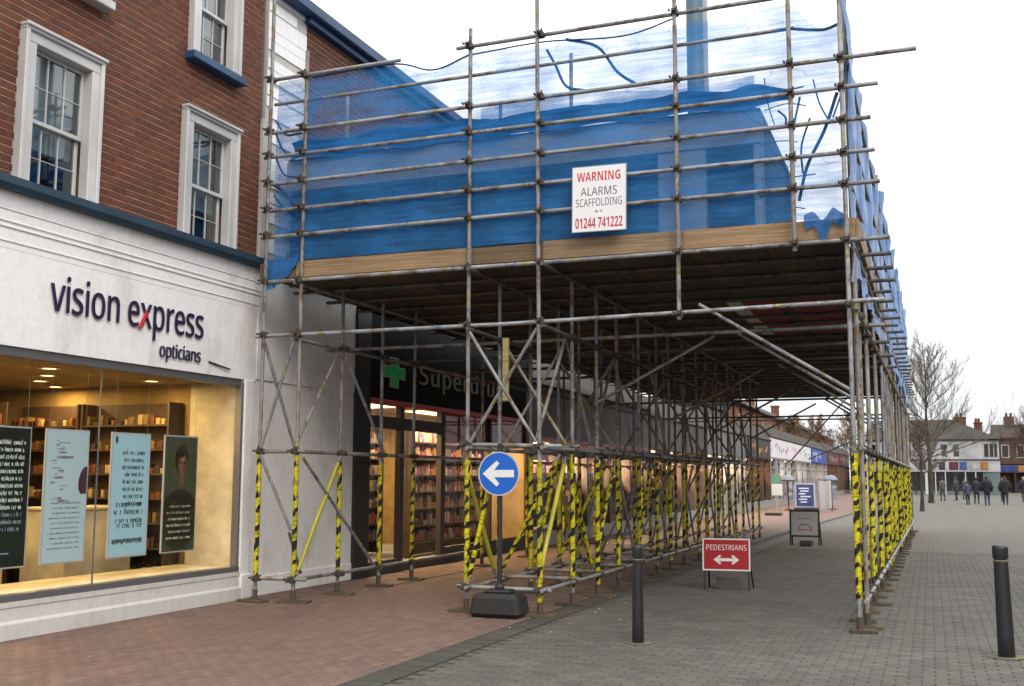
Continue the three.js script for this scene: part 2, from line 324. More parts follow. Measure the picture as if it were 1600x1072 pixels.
function sashWindow(parent, zc, y0, w, h, sillMat, glassMat) {   // on the front FX; box casing, two sashes with glazing bars
  const zl = zc + w / 2, zr = zc - w / 2, X = FX, c = 0.165;
  const f = part('window', [bx(X - 0.06, X + 0.07, y0, y0 + h - c, zl, zl - c, .008), bx(X - 0.06, X + 0.07, y0, y0 + h - c, zr, zr + c, .008), bx(X - 0.06, X + 0.068, y0 + h - c, y0 + h, zl - .002, zr + .002, .008),
    bx(X + 0.0, X + 0.095, y0 + .002, y0 + h - 0.03, zl + .004, zl - 0.05, .01), bx(X, X + 0.095, y0 + .002, y0 + h - 0.03, zr - .004, zr + 0.05, .01),
    bx(X, X + 0.1, y0 + h - 0.055, y0 + h + .002, zl + .01, zr - .01, .012), bx(X, X + 0.125, y0 + h - 0.022, y0 + h + 0.02, zl + .02, zr - .02, .01)], mat.frameWhite, parent);
  const a = zl - c, b = zr + c, mid = y0 + (h - c) * 0.5, top = y0 + h - c;
  for (const [lo, hi, xo] of [[y0, mid + .025, -0.09], [mid - .025, top, -0.045]]) {
    const x0 = X + xo - 0.035, x1 = X + xo, s = 0.045;
    part('sash', [bx(x0, x1, lo, lo + s, a, b, .004), bx(x0, x1, hi - s, hi, a, b, .004), bx(x0, x1, lo + s, hi - s, a, a - s, .004), bx(x0, x1, lo + s, hi - s, b + s, b, .004)], mat.frameWhite, f);
    const W = a - b - 2 * s;
    for (const k of [1, 2]) { const z = a - s - W * k / 3; part('glazing_bar', bx(x0 + .008, x1 - .004, lo + s, hi - s, z - .0065, z + .0065), mat.frameWhite, f); }
    const my = (lo + hi) / 2; part('glazing_bar', bx(x0 + .01, x1 - .006, my - .004, my + .004, a - s, b + s), mat.frameWhite, f);
    for (let k = 0; k < 3; k++) part('pane', bx(x0 + .014, x0 + .018, lo + s, hi - s, a - s - W * k / 3 - .009 * (k > 0), a - s - W * (k + 1) / 3 + .009 * (k < 2)), glassMat || windowGlass, f);
  }
  part('added_backing', bx(X - .2, X - .19, mid - .25, top - .02, a - .01, b + .01), mat.added_backing, parent);  // added grey sheet that lightens the glass of the upper sash
  if (sillMat) part('sill', bx(X - 0.02, X + 0.15, y0 - 0.11, y0, zl + .05, zr - .05, .012), sillMat, parent);
}
const windowGlass = new THREE.MeshPhysicalMaterial({ color: 0xdfe6ea, transmission: 1, thickness: 0, roughness: 0.03, ior: 1.8, side: THREE.DoubleSide });
const font = await new FontLoader().loadAsync('fonts/droid/droid_sans_regular.typeface.json');
function letters(s, size, depth, squeeze = 1, track = 0) {   // one geometry per letter, laid along +x from 0
  const out = []; let x = 0; const k = size / font.data.resolution;
  for (const ch of s) { const gl = font.data.glyphs[ch] || font.data.glyphs['?']; if (ch !== ' ') { const g = new TextGeometry(ch, { font, size, depth, curveSegments: 5, bevelEnabled: false }); g.translate(x, 0, 0); g.scale(squeeze, 1, 1); out.push([ch, g]); } x += gl.ha * k + track; }
  return { list: out, width: x * squeeze };
}

// ---------------------------------------------------------------- optician's shop, first on the left
const vis = thing('optician_building', "white fronted optician's shop with red brick upper storey and sash windows", 'shop building', [FX, 0, -8]);
{
  const Z0 = -2.5, Z1 = -12.62, X = FX;
  const wins = [[4.5, 6.235, -9.365, -8.225], [4.5, 6.215, -11.955, -10.835], [6.95, 8.55, -11.93, -10.92 + .02], [6.95, 8.55, -9.37, -8.24], [4.5, 6.235, -6.78, -5.64], [6.95, 8.55, -6.78, -5.64]];
  part('wall', wallWithHoles(X - 0.3, X - 0.012, 4.45, 8.78, Z0, -12.55, wins), mat.mortar, vis);
  brickwork(vis, 4.5, 8.76, -5, -12.55, wins, 270);
  
  sashWindow(vis, -8.795, 4.52, 1.14, 1.715); sashWindow(vis, -11.395, 4.52, 1.12, 1.695); sashWindow(vis, -6.21, 4.52, 1.14, 1.715);
  sashWindow(vis, -11.415, 6.95, 1.03, 1.6, mat.blueTrim); sashWindow(vis, -8.805, 6.95, 1.13, 1.6, mat.frameWhite); sashWindow(vis, -6.21, 6.95, 1.14, 1.6, mat.frameWhite);
  part('gutter', [bx(X, X + .14, 8.7, 8.8, Z0, -12.6, .02), bx(X - .1, X + .06, 8.62, 8.7, Z0, -12.6, .01)], mat.blueTrim, vis);
  part('roof', bx(X - 9, X + .02, 8.8, 9.0, Z0, -12.6), mat.roofTile, vis);
  part('wall', [bx(X - 9, X - 8.7, 0, 8.78, Z0, -12.6), bx(X - 8.7, X - .012, 0, 8.78, Z0, Z0 + .3), bx(X - 8.7, X - .02, 0, 8.78, -12.6, -12.53)], mat.room, vis);
  part('upper_floor', [bx(X - 8.7, X - .31, 4.2, 4.4, Z0, -12.4), bx(X - 8.7, X - .31, 6.55, 6.7, Z0, -12.4), bx(X - 3, X - 2.9, 4.4, 8.78, Z0, -12.4)], mat.room, vis);
  // ledge, cornice and fascia
  part('ledge', profileZ([[X - .1, 4.6], [X + .17, 4.57], [X + .17, 4.49], [X + .14, 4.44], [X - .1, 4.44]], Z0, -12.68), mat.navyTrim, vis);
  part('cornice', [profileZ([[X - .1, 4.44], [X + .06, 4.44], [X + .052, 4.36], [X + .04, 4.27], [X + .042, 4.262], [X + .03, 4.255], [X + .026, 4.16], [X + .034, 4.155], [X + .034, 4.143], [X + .02, 4.138], [X + .018, 4.105], [X + .026, 4.1], [X + .026, 4.088], [X + .01, 4.083], [X + .008, 3.962], [X + .016, 3.958], [X + .016, 3.946], [X + .004, 3.94], [X + .003, 3.88], [X, 3.87], [X - .1, 3.87]], Z0, -12.66)], mat.white, vis);
  part('fascia', bx(X - .1, X, 2.9, 3.87, Z0, -12.62), mat.white, vis);
  part('soffit', bx(X - .3, X - .02, 2.86, 2.9, Z0, -12.36), mat.metalGrey, vis);
  part('pilaster', [bx(X - .2, X + .02, 0, 2.9, -12.36, -12.56, .008), bx(X, X + .05, 0, .32, -12.35, -12.585, .01), bx(X - .2, X - .03, 0, 2.9, -12.56, -12.62)], mat.white, vis);
  part('plinth', [profileZ([[X - .3, 0], [X + .06, 0], [X + .055, .15], [X + .03, .18], [X + .02, .3], [X + .03, .31], [X + .03, .36], [X - .3, .36]], Z0, -12.35)], mat.plinth, vis);
  // shop window
  const W = part('shop_window', [bx(X - .1, X + .01, .36, .43, Z0, -12.36, .006), bx(X - .1, X, .43, 2.86, -12.3, -12.355, .006), bx(X - .1, X - .02, 2.8, 2.86, Z0, -12.3, .004)], mat.metalGrey, vis);
  for (const [a, b] of [[-2.5, -4.9], [-4.905, -7.3], [-7.305, -9.71], [-9.716, -12.3]]) part('pane', bx(X - .062, X - .056, .43, 2.8, a, b), mat.glass, W);
  for (const z of [-9.713, -7.302]) part('glazing_joint', bx(X - .066, X - .052, .43, 2.8, z - .006, z + .006), mat.metalGrey, W);
  // inside
  part('display_base', bx(X - .95, X - .1, .05, .43, Z0, -12.34, .01), mat.cream, vis);
  part('display_return', [bx(X - .85, X - .1, .43, 2.86, -12.34, -12.5)], mat.cream, vis);
  part('interior_floor', bx(X - 8.6, X - .95, 0.0, .06, Z0, -12.6), mat.woodFloor, vis);
  part('interior_ceiling', bx(X - 8.6, X - .1, 2.86, 2.98, Z0, -12.6), mat.tanWall, vis);
  part('interior_wall', [bx(X - 8.7, X - 8.55, .06, 2.86, Z0, -12.5), bx(X - 8.55, X - .86, .06, 2.86, -12.4, -12.52), bx(X - 8.55, X - .1, .06, 2.86, Z0, Z0 - .1)], mat.tanWall, vis);
  const warm = [1, 0.66, 0.24];
  for (const [x, z] of [[X - 1.0, -11.7], [X - 1.0, -9.9], [X - 1.0, -8.0], [X - 2.4, -11.2], [X - 2.4, -9.0], [X - 2.4, -6.6], [X - 3.3, -10.3], [X - 3.3, -7.6], [X - 3.3, -5], [X - 1.0, -5.5], [X - 1.7, -10.6], [X - 1.7, -8.6], [X - 2.9, -12.0], [X - 2.0, -7.4]]) downlight(vis, x, 2.86, z, .17, warm, 210);
  // lettering
  const navy = std([0.022, 0.016, 0.05], { roughness: 0.35 }), redM = std([0.55, 0.04, 0.04], { roughness: 0.35 });
  const put = (s, size, z0, y, width, tilt) => {
    const L = letters(s, size, 0.014, 1, -size * 0.03), k = width / L.width; let x = 0;
    for (const [ch, g] of L.list) { g.scale(k, 1, 1); g.rotateY(Math.PI / 2); g.translate(X + .012, y, z0); part('letter', g, navy, vis); x++; }
    return k;
  };
  put('vision express', 0.385, -8.81, 3.335, 2.60); put('opticians', 0.17, -10.57, 3.03, 0.80);
  part('cable_stub', tube(V(X + .01, 3.06, -11.55), V(X + .03, 3.0, -11.98), .012, 7), mat.dark, vis);
  const st = bx(-0.12, 0.12, -.02, .02, 0, .018); st.rotateZ(1.05); st.rotateY(Math.PI / 2); st.translate(X + .02, 3.42, -10.255); part('letter_stroke', st, redM, vis);
}
// white side wall of the next building and the peeling pier over it
const PZ0 = -12.62, PZ1 = -15.35;
const pharm = thing('pharmacy_building', 'black fronted pharmacy with brick upper storey standing behind the scaffold', 'shop building', [FX, 0, -18]);
{
  const X = FX, zE = -23.6, zB = -19.6;
  part('wall', [bx(X - .3, X, .26, 2.86, PZ0, PZ1), bx(X - .3, X + .012, 2.93, 4.5, PZ0, PZ1), bx(X - .3, X - .01, 2.86, 2.93, PZ0, PZ1), bx(X - .3, X + .02, 0, .26, PZ0, PZ1, .008)], mat.render, pharm);
  part('upper_wall', bx(X - .3, X - .012, 4.5, 8.5, -13.67, zB), mat.mortar, pharm);
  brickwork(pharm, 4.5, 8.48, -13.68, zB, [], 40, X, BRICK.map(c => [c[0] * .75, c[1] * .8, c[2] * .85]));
  part('pier', [bx(X - .3, X, 4.5, 8.62, PZ0 - .03, -13.67), bx(X - .02, X + .04, 4.55, 6.6, -12.55, -12.7, .006)], std([0.5, 0.48, 0.46], { map: dirty, roughness: .9 }), pharm);
  for (let y = 4.52; y < 8.6; y += 0.155) { const a = PZ0 - .04 - rr(0, .1) * (rnd() < .3), b = -13.66 + (rnd() < .35 ? rr(.05, .4) : 0); if (rnd() < .07) continue; const g = bx(0, .012, 0, .151, a, b, .002); g.rotateX(rr(-.006, .006)); g.translate(X + rr(.0, .003), y, 0); part('board', g, mat.white, pharm); }
  part('gutter', [bx(X - .05, X + .2, 8.52, 8.7, -12.66, zB - .1, .02), bx(X - .1, X + .1, 8.42, 8.52, -13.6, zB, .01)], mat.blueTrim, pharm);
  part('roof', [bx(X - 9, X - .05, 8.7, 8.85, PZ0, zB), bx(X - 9, X, 4.55, 4.75, zB, zE)], mat.roofTile, pharm);
  part('gable_wall', [bx(X - 9, X - .32, 4.5, 8.7, zB + .2, zB), bx(X - 9, X - 8.7, 0, 8.7, PZ0, zE)], mat.brown, pharm);
  // shop front
  part('pillar', bx(X - .2, X + .05, 0, 4.3, PZ1, -15.83, .01), mat.dark, pharm);
  const fz = part('fascia', bx(X - .15, X + .04, 2.9, 4.3, -15.83, zE, .01), mat.signBlack, pharm);
  part('trim', [bx(X - .12, X + .055, 2.82, 2.9, -15.83, zE, .006)], mat.red, pharm);
  const cross = [[-.08, -.24], [.08, -.24], [.08, -.08], [.24, -.08], [.24, .08], [.08, .08], [.08, .24], [-.08, .24], [-.08, .08], [-.24, .08], [-.24, -.08], [-.08, -.08]];
  const cr = (k, d) => { const g = new THREE.ExtrudeGeometry(new THREE.Shape(cross.map(p => new THREE.Vector2(p[0] + Math.sign(p[0]) * k, p[1] + Math.sign(p[1]) * k))), { depth: d, bevelEnabled: false }); g.scale(1.5, 1, 1); g.rotateY(Math.PI / 2); g.translate(X + .04, 3.38, -16.66); return g; };
  const cs = part('cross_sign', cr(.022, .02), std([.42, .45, .42], { roughness: .4 }), pharm); part('cross_face', cr(0, .026), std([.01, .16, .045], { roughness: .35, emissive: lin(.005, .12, .03), emissiveIntensity: .15 }), cs);
  const L = letters('Superdrug', 0.35, 0.015, 1, .02), k = 4.2 / L.width;
  for (const [ch, g] of L.list) { g.scale(k, 1, 1); g.rotateY(Math.PI / 2); g.translate(X + .042, 3.27, -17.62); part('letter', g, std([.22, .21, .18], { roughness: .6 }), pharm); }
  const fr = part('door_frame', [bx(X - .1, X, 0, 2.82, -15.83, -15.93), bx(X - .1, X + .01, 0, 2.82, -17.02, -17.16, .006), bx(X - .1, X + .01, 0, 2.82, -18.72, -18.9, .006), bx(X - .1, X + .005, 2.42, 2.62, -15.9, -18.8, .006), bx(X - .1, X, 0, .22, -15.9, -17.02), bx(X - .1, X, 0, .12, -17.16, -18.72)], mat.bronze, pharm);
  for (const [a, b] of [[-15.93, -17.02], [-17.16, -18.72]]) { part('pane', bx(X - .06, X - .055, .12, 2.42, a, b), mat.glass, fr); part('pane', bx(X - .06, X - .055, 2.62, 2.82, a, b), mat.glass, fr); }
  const wf = part('shop_window', [bx(X - .1, X + .01, 0, .3, -18.9, zE), bx(X - .08, X, .3, 2.82, -21.2, -21.28), bx(X - .08, X, .3, 2.82, zE + .15, zE)], mat.dark, pharm);
  for (const [a, b] of [[-18.9, -21.2], [-21.28, zE + .15]]) part('pane', bx(X - .055, X - .05, .3, 2.82, a, b), mat.glass, wf);
  part('window_vinyl', bx(X - .075, X - .068, 2.25, 2.82, -18.9, zE + .15), std([.3, .012, .03], { roughness: .7 }), wf);
  part('interior_floor', bx(X - 8, X - .1, 0, .03, -15.4, zE), mat.sill, pharm);
  part('interior_ceiling', bx(X - 8, X - .1, 2.9, 3.0, -15.4, zE), mat.cream, pharm);
  part('interior_wall', [bx(X - 8, X - 7.9, .03, 2.9, -15.4, zE), bx(X - 7.9, X - .1, .03, 2.9, -15.36, -15.46), bx(X - 7.9, X - .1, .03, 2.9, zE, zE + .1)], mat.tanWall, pharm);
  for (const [x, z] of [[X - .9, -17.4], [X - 3.4, -18], [X - .8, -20], [X - .8, -22.4], [X - 4, -21.5]]) ceilingPanel(pharm, x, 2.9, z, .5, 1.4, [1, .68, .34], 34);
}

// ---------------------------------------------------------------- the shops further along the same side
function scribble(x, w, h, bg, cols, n, big) {   // coloured lettering-like strokes, too far away to read
  x.fillStyle = bg; x.fillRect(0, 0, w, h); const r = mulberry(n * 77 + w);
  for (let i = 0; i < n; i++) { x.strokeStyle = cols[i % cols.length]; x.lineWidth = big * (0.6 + r() * 0.8); x.beginPath(); const px = w * (0.08 + 0.84 * (i + .5) / n), py = h * (.35 + .3 * r()); x.moveTo(px, py - h * .22 * r()); x.lineTo(px + w * .5 / n * (r() - .3), py + h * .2 * r()); x.lineTo(px + w * .6 / n * r(), py - h * .12); x.stroke(); }
}
function shop(label, o) {
  const { z0, z1, fa, fb } = o, X = FX + (o.dx || 0), g = thing('shop_building', label, 'shop', [X, 0, (z0 + z1) / 2], 'parade of shops along the brown footway'), top = o.top || fb + 0.4, n = o.bays || 3, L = z0 - z1;
  part('fascia', bx(X - .3, X + .02, fa, fb, z0, z1, .01), o.fascia, g);
  if (o.signs) o.signs.forEach(([a, b, m]) => part('sign_board', bx(X + .02, X + .07, fa + .06, fb - .06, z0 - L * a, z0 - L * b, .008), m, g));
  part('plinth', bx(X - .3, X, 0, o.riser || .35, z0, z1), o.base || mat.sill, g);
  for (let i = 0; i <= n; i++) { const z = z0 - L * i / n, w = (i === 0 || i === n) ? .22 : .1, c = clamp(i / n * 2 - 1, -1, 1) * w / 2; part('column', bx(X - .3, X + .01, o.riser || .35, fa, z - w / 2 + c, z + w / 2 + c, .006), o.frame, g); }
  for (let i = 0; i < n; i++) { const a = z0 - L * i / n - (i ? .05 : .22), b = z0 - L * (i + 1) / n + (i < n - 1 ? .05 : .22); part('pane', bx(X - .1, X - .095, o.riser || .35, fa, a, b), z0 < -30 ? mat.farGlass : mat.glass, g); if (L / n > 1.6) part('transom', bx(X - .12, X - .04, fa - .55, fa - .49, a, b), o.frame, g); }
  const D = o.depth || 5;
  part('interior_wall', [bx(X - D, X - D + .1, 0, fa + .2, z0, z1), bx(X - D, X - .3, 0, fa + .2, z0, z0 - .1), bx(X - D, X - .3, 0, fa + .2, z1, z1 + .1)], o.inside || mat.tanWall, g);
  part('interior_floor', bx(X - D, X - .05, 0, .03, z0, z1), mat.sill, g); part('interior_ceiling', bx(X - D, X - .3, fa + .05, fa + .15, z0, z1), mat.cream, g);
  part('roof', profileZ([[X - D - 2, fb], [X + .06, fb], [X + .1, fb + .05], [X - .5, top], [X - D - 2, top + .2]], z0, z1), o.roof || mat.roofTile, g);
  part('rear_wall', bx(X - D - 2, X - D - 1.8, 0, fb, z0, z1), mat.brown, g);
  if (o.light) for (const q of [.28, .72]) ceilingPanel(g, X - 1.1, fa + .04, z0 - L * q, .4, Math.min(4, L * .36), o.light, (o.power || 5) * 1.6);
  if (o.trim) part('trim', bx(X + .021, X + .035, fa, fa + .09, z0, z1), o.trim, g);
  const list = []; for (let i = 0; i < L * 20; i++) { const h = rr(.1, .36), x = X - rr(.35, 1.6); list.push({ x, y: .03 + Math.floor(rr(0, 5)) * .42 + (rnd() < .1 ? .3 : 0), z: rr(z1 + .4, z0 - .4), w: rr(.1, .3), d: rr(.1, .4), h, c: pick(o.goods || [[.45, .25, .18], [.5, .07, .08], [.4, .12, .12], [.6, .5, .38], [.12, .1, .1], [.2, .22, .35]]) }); }
  const shelves = []; for (let y = .42; y < 2.1; y += .42) shelves.push(bx(X - 1.7, X - .45, y, y + .03, z1 + .4, z0 - .4));
  part('shelving', shelves, mat.brown, g); goods(g, list);
  return g;
}
const darkFas = std([.03, .028, .028], { roughness: .6 }), greyFas = std([.17, .17, .18], { roughness: .6, map: mottleBig }), pinkFrame = std([.3, .2, .17], { roughness: .6, map: mottle }), paleFrame = std([.55, .53, .54], { roughness: .5, map: mottle }), brownFrame = std([.1, .06, .04], { roughness: .6 });
const sg = (bg, cols, n, big = 10) => std([.85, .85, .85], { map: canvasTex(256, 96, (x, w, h) => scribble(x, w, h, bg, cols, n, big)), roughness: .5 });
// sign boards face +x: their front face carries the print over its whole width
function boardUV(m, z0, z1, y0, y1) { const t = m.map; t.wrapS = t.wrapT = THREE.RepeatWrapping; t.repeat.set(1 / Math.abs(z0 - z1), 1 / (y1 - y0)); t.offset.set(mod(z0 / Math.abs(z0 - z1), 1), mod(-y0 / (y1 - y0), 1)); return m; }
const far1 = (z0, z1, a, b, fa, fb, m) => [a, b, m];
shop('wide shop with plain grey fascia and pale lit windows beside the pharmacy', { z0: -23.6, z1: -34.9, fa: 2.46, fb: 3.75, fascia: greyFas, frame: pinkFrame, bays: 5, riser: .32, base: std([.5, .5, .5], { map: dirty }), light: [1, .78, .5], power: 34, trim: mat.red, top: 4.6, inside: std([.32, .15, .1], { map: mottle, roughness: .8 }) });
shop('brown framed shop with dark fascia under the middle of the scaffold', { z0: -34.9, z1: -45, fa: 2.55, fb: 3.6, fascia: darkFas, frame: pinkFrame, bays: 4, light: [1, .66, .4], power: 26, top: 4.4 });
shop('pale framed shop with grey fascia at the end of the scaffold', { z0: -45, z1: -55, fa: 2.6, fb: 3.65, fascia: greyFas, frame: paleFrame, bays: 4, light: [1, .8, .6], power: 26, top: 4.4 });
shop('dark fronted shop with yellow and orange lettering on its fascia', { z0: -55, z1: -64.3, fa: 2.62, fb: 3.7, fascia: darkFas, frame: brownFrame, bays: 3, top: 4.5, signs: [[.1, .9, boardUV(sg('#2a2018', ['#c9a020', '#d07a20', '#8c6a18'], 7, 13), -55.93, -63.37, 2.68, 3.64)]], inside: mat.brown, light: [1, .6, .3], power: 12 });
shop('white fronted shop with three white sign boards in pink and teal print', { z0: -64.3, z1: -87, fa: 2.75, fb: 3.95, fascia: std([.62, .62, .66], { roughness: .5 }), inside: std([.12, .1, .12]), frame: paleFrame, bays: 7, top: 4.7, light: [1, .9, .75], power: 14,
  signs: [[.01, .39, boardUV(sg('#e6e3ea', ['#a05a8c', '#7a4a90', '#c05070', '#6fb0a8'], 7, 12), -64.53, -73.15, 2.81, 3.89)], [.4, .7, boardUV(sg('#ebe6ee', ['#b090c0', '#d08aa0', '#c03a50'], 6, 9), -73.4, -80.2, 2.81, 3.89)], [.71, .99, boardUV(sg('#dfeae8', ['#58a090', '#b04a70', '#6aa090'], 5, 12), -80.4, -86.8, 2.81, 3.89)]], goods: [[.12, .15, .4], [.5, .1, .2], [.55, .55, .55], [.1, .25, .12], [.05, .05, .08]] });
shop('shop with a bright blue fascia and white lettering', { z0: -87, z1: -101, fa: 2.8, fb: 3.95, fascia: std([.03, .05, .25], { roughness: .5 }), frame: paleFrame, bays: 4, top: 4.7, light: [1, .8, .6], power: 5, signs: [[.03, .6, boardUV(sg('#2a4fb0', ['#e8ecff', '#cfd8ff', '#ffffff'], 6, 12), -87.42, -95.4, 2.86, 3.89)]] });
shop('brown shop with red and cream lettering past the blue one', { z0: -101, z1: -114, fa: 2.85, fb: 4.0, fascia: std([.12, .05, .03], { roughness: .5 }), frame: brownFrame, bays: 4, top: 4.8, light: [1, .6, .3], power: 5, signs: [[.05, .95, boardUV(sg('#4a2416', ['#d8b090', '#c04a30', '#e0c8a8'], 7, 12), -101.65, -113.35, 2.91, 3.94)]] });
shop('last shop of the parade with a dark red fascia', { z0: -114, z1: -130, fa: 2.9, fb: 4.05, fascia: std([.1, .02, .02], { roughness: .5 }), frame: brownFrame, bays: 4, top: 4.9, light: [1, .6, .3], power: 5, signs: [[.1, .9, boardUV(sg('#3a1a20', ['#c8a0a0', '#b03a40', '#d8c040'], 6, 12), -115.6, -128.4, 2.96, 3.99)]] });
{ // brick terrace behind the parade
  const X = -13.2, t = thing('brick_terrace', 'long brown brick terrace rising behind the low parade of shops', 'terrace', [X, 0, -125]);
  const holes = []; for (let z = -82; z > -165; z -= 4.2) holes.push([5.0, 6.4, z - 1.1, z]);
  const bt = tex(256, 256, (u, v) => { const r = Math.floor(v * 13), a = u * 4.5 + (r % 2) * .5, fa = a - Math.floor(a), fb = v * 13 - r, j = Math.min(fa * 3, fb) < .14; const k = .7 + .5 * hash2(Math.floor(a) % 9, r, 6); return j ? [.6, .5, .42] : [.5 * k, .27 * k, .18 * k]; });
  part('wall', wallWithHoles(X - .3, X, 0, 7.0, -80, -168, holes), std([.75, .75, .75], { map: bt, roughness: .9 }), t);
  for (const h of holes) { const f = part('window', [bx(X - .12, X - .02, h[0], h[0] + .1, h[2], h[3]), bx(X - .12, X - .02, h[1] - .1, h[1], h[2], h[3]), bx(X - .12, X - .02, 5.65, 5.73, h[2], h[3]), bx(X - .12, X - .02, h[0], h[1], h[2], h[2] + .09), bx(X - .12, X - .02, h[0], h[1], h[3] - .09, h[3])], mat.frameWhite, t); part('pane', bx(X - .1, X - .09, h[0], h[1], h[2], h[3]), windowGlass, f); }
  part('roof', profileZ([[X - 7, 7], [X + .3, 7], [X + .3, 7.12], [X - 3.4, 9.0], [X - 7, 7.2]], -79.8, -168.2), mat.roofTile, t);
  for (const z of [-92, -110, -129, -150]) part('chimney', [bx(X - 3.8, X - 3, 8.4, 10, z, z - 1.2, .03), bx(X - 3.9, X - 2.9, 9.85, 9.98, z + .1, z - 1.3)], std([.25, .09, .05], { map: mottle }), t);
  part('rear_wall', [bx(X - 7, X - 6.8, 0, 7, -80, -168), bx(X - 6.8, X - .3, 0, 7, -80, -80.2), bx(X - 6.8, X - .3, 0, 7, -167.8, -168)], mat.room, t);
}

// ---------------------------------------------------------------- scaffold
const steel = tex(64, 1024, (u, v) => {   // galvanised steel, 8 m of tube, with old paint, rust and cement
  const n = fbm(u, v, 3, 60, 21, 4), a = vnoise(0, v * 26, 1, 26, 7), b = vnoise(u * 2, v * 60, 2, 60, 8), c = fbm(u, v, 4, 200, 9, 3), d = vnoise(0, v * 14, 1, 14, 12);
  let k = .46 + .32 * n, col = [k, k * 1.0, k * 1.02];
  const mix = (q, t) => { col = col.map((x, i) => x * (1 - t) + q[i] * t); };
  mix([.34, .24, .17], .55 * smooth(.62, .82, b * .6 + c * .5));
  mix([.6, .57, .2], smooth(.82, .9, a) * smooth(.42, .6, c) * .8);
  mix([.5, .34, .17], smooth(.86, .93, d) * smooth(.4, .55, c) * .6);
  mix([.16, .33, .5], smooth(.93, .98, vnoise(3, v * 30, 9, 30, 19)) * smooth(.4, .55, c) * .5);
  mix([.68, .68, .66], .6 * smooth(.7, .82, fbm(u, v, 6, 300, 15, 2)));
  return col;
}, true, [1, 1 / 8]);
const steelWarm = steel.clone(); steelWarm.offset.set(0, .37);
const tubeMats = [std([.78, .8, .83], { map: steel, roughness: .5, metalness: .2 }), std([.62, .62, .62], { map: steel, roughness: .6, metalness: .15 }), std([.68, .62, .56], { map: steel, roughness: .65, metalness: .2 })];
const shadedSteel = std([.26, .25, .24], { map: steel, roughness: .7, metalness: .1 });  // same tube steel, its colour darkened to hold the shade under the deck
const rustMat = std([.12, .095, .075], { map: mottle, roughness: .8, metalness: .2 });
const tapeT = tex(128, 1024, (u, v, i, j) => {   // 1.28 m of wound yellow and black tape
  const w = .22 * (fbm(u, v, 3, 26, 41, 3) - .5), p = mod(8 * v + u + w * 2.6, 1), row = Math.floor(8 * v + u), gap = vnoise(u * 2, v * 11, 2, 11, 77) , n = fbm(u, v, 6, 50, 5, 3), cr = fbm(u, v, 2, 90, 15, 3);
  const black = p < .56 - .2 * vnoise(2, v * 8, 3, 8, 3) && gap < .66;
  const gr = fbm(u, v, 3, 30, 25, 4), k = .78 + .3 * n - .26 * smooth(.55, .7, cr) - .18 * smooth(.55, .72, gr);
  return black ? [.075 * k, .07 * k, .06 * k] : [.87 * k, .83 * k, .10 * k];
}, true, [1, 1 / 1.28]);
const tapeT2 = tapeT.clone(); tapeT2.repeat.set(1, 1 / 1.75); tapeT2.offset.set(.4, .3);
const tapeMat = std([.86, .86, .86], { map: tapeT, roughness: .45 }), tapeMats = [tapeMat, std([.78, .78, .76], { map: tapeT, roughness: .5 }), std([.8, .8, .8], { map: tapeT2, roughness: .42 }), std([.74, .74, .72], { map: tapeT2, roughness: .5 })], tapePlain = std([.62, .57, .06], { map: mottle, roughness: .5 });
const wood = tex(256, 512, (u, v) => { const g = fbm(u, v, 26, 3, 61, 4), b = fbm(u, v, 3, 3, 62, 4), k = .62 + .5 * g * (.6 + .6 * b); return [k, k * .98, k * .95]; });
wood.repeat.set(3, .5);
const woodX = tex(512, 256, (u, v) => { const g = fbm(u, v, 3, 30, 63, 4), b = fbm(u, v, 4, 3, 64, 4), k = .62 + .5 * g * (.6 + .6 * b); return [k, k * .97, k * .93]; }); woodX.repeat.set(.7, 2);

const scaf = thing('scaffold', 'tall steel tube scaffold with yellow and black taped legs bridging the walkway', 'scaffold', [-4.4, 0, -12.2]);
const R0 = 0.0255;
function tubePart(name, a, b, m, parent = scaf, r = R0) { const g = tube(V(...a), V(...b), r, 12, true, r, rr(0, 8), rnd()); return part(name, g, m || pick(tubeMats), parent); }
const couplers = [];
function couple(x, y, z, dir) { couplers.push([x, y, z, dir]); }
const plateG = bx(-.075, .075, 0, .008, -.075, .075, .002);
const soleMats = [0, 1, 2].map(i => std([[.12, .095, .065], [.09, .075, .06], [.15, .115, .07]][i], { map: woodX, roughness: .9 }));
function standard(x, z, y1, o = {}) {
  const y0 = o.y0 === undefined ? .035 : o.y0, lean = o.lean || [rr(-.02, .02), rr(-.02, .02)];
  const s = tubePart('standard', [x, y0, z], [x + lean[0], y1, z + lean[1]], o.mat);
  if (y0 < .1) {
    part('base_plate', [bx(x - .075, x + .075, .03, .038, z - .075, z + .075), tube(V(x, .038, z), V(x, .16, z), .034, 10)], rustMat, s);
    if (o.tape !== false) part('hazard_tape', tube(V(x + lean[0] * .03, o.t0 || rr(.15, .36), z + lean[1] * .03), V(x + lean[0] * .25, o.t1 || rr(1.78, 2.02), z + lean[1] * .25), .0335, 12, true, .0335, rr(0, 1.28), rnd()), pick(tapeMats), s);
    const w = x > -2 ? rr(.24, .32) : rr(.3, .42), d = rr(.17, .22), g = bx(-w / 2, w / 2, -.004, .032, -d / 2, d / 2, .004); g.rotateY(rr(-.2, .2)); g.translate(x + rr(-.04, .04), 0, z + rr(-.02, .02)); part('sole_board', g, pick(soleMats), scaf);
  }
  return s;
}
const ZF = -12.2, xA = -8.2, xB = -7.68, xC = -5.26, xD = -4.3, xE = -.75;
const rails = [4.82, 5.18, 5.55, 5.93, 6.27];
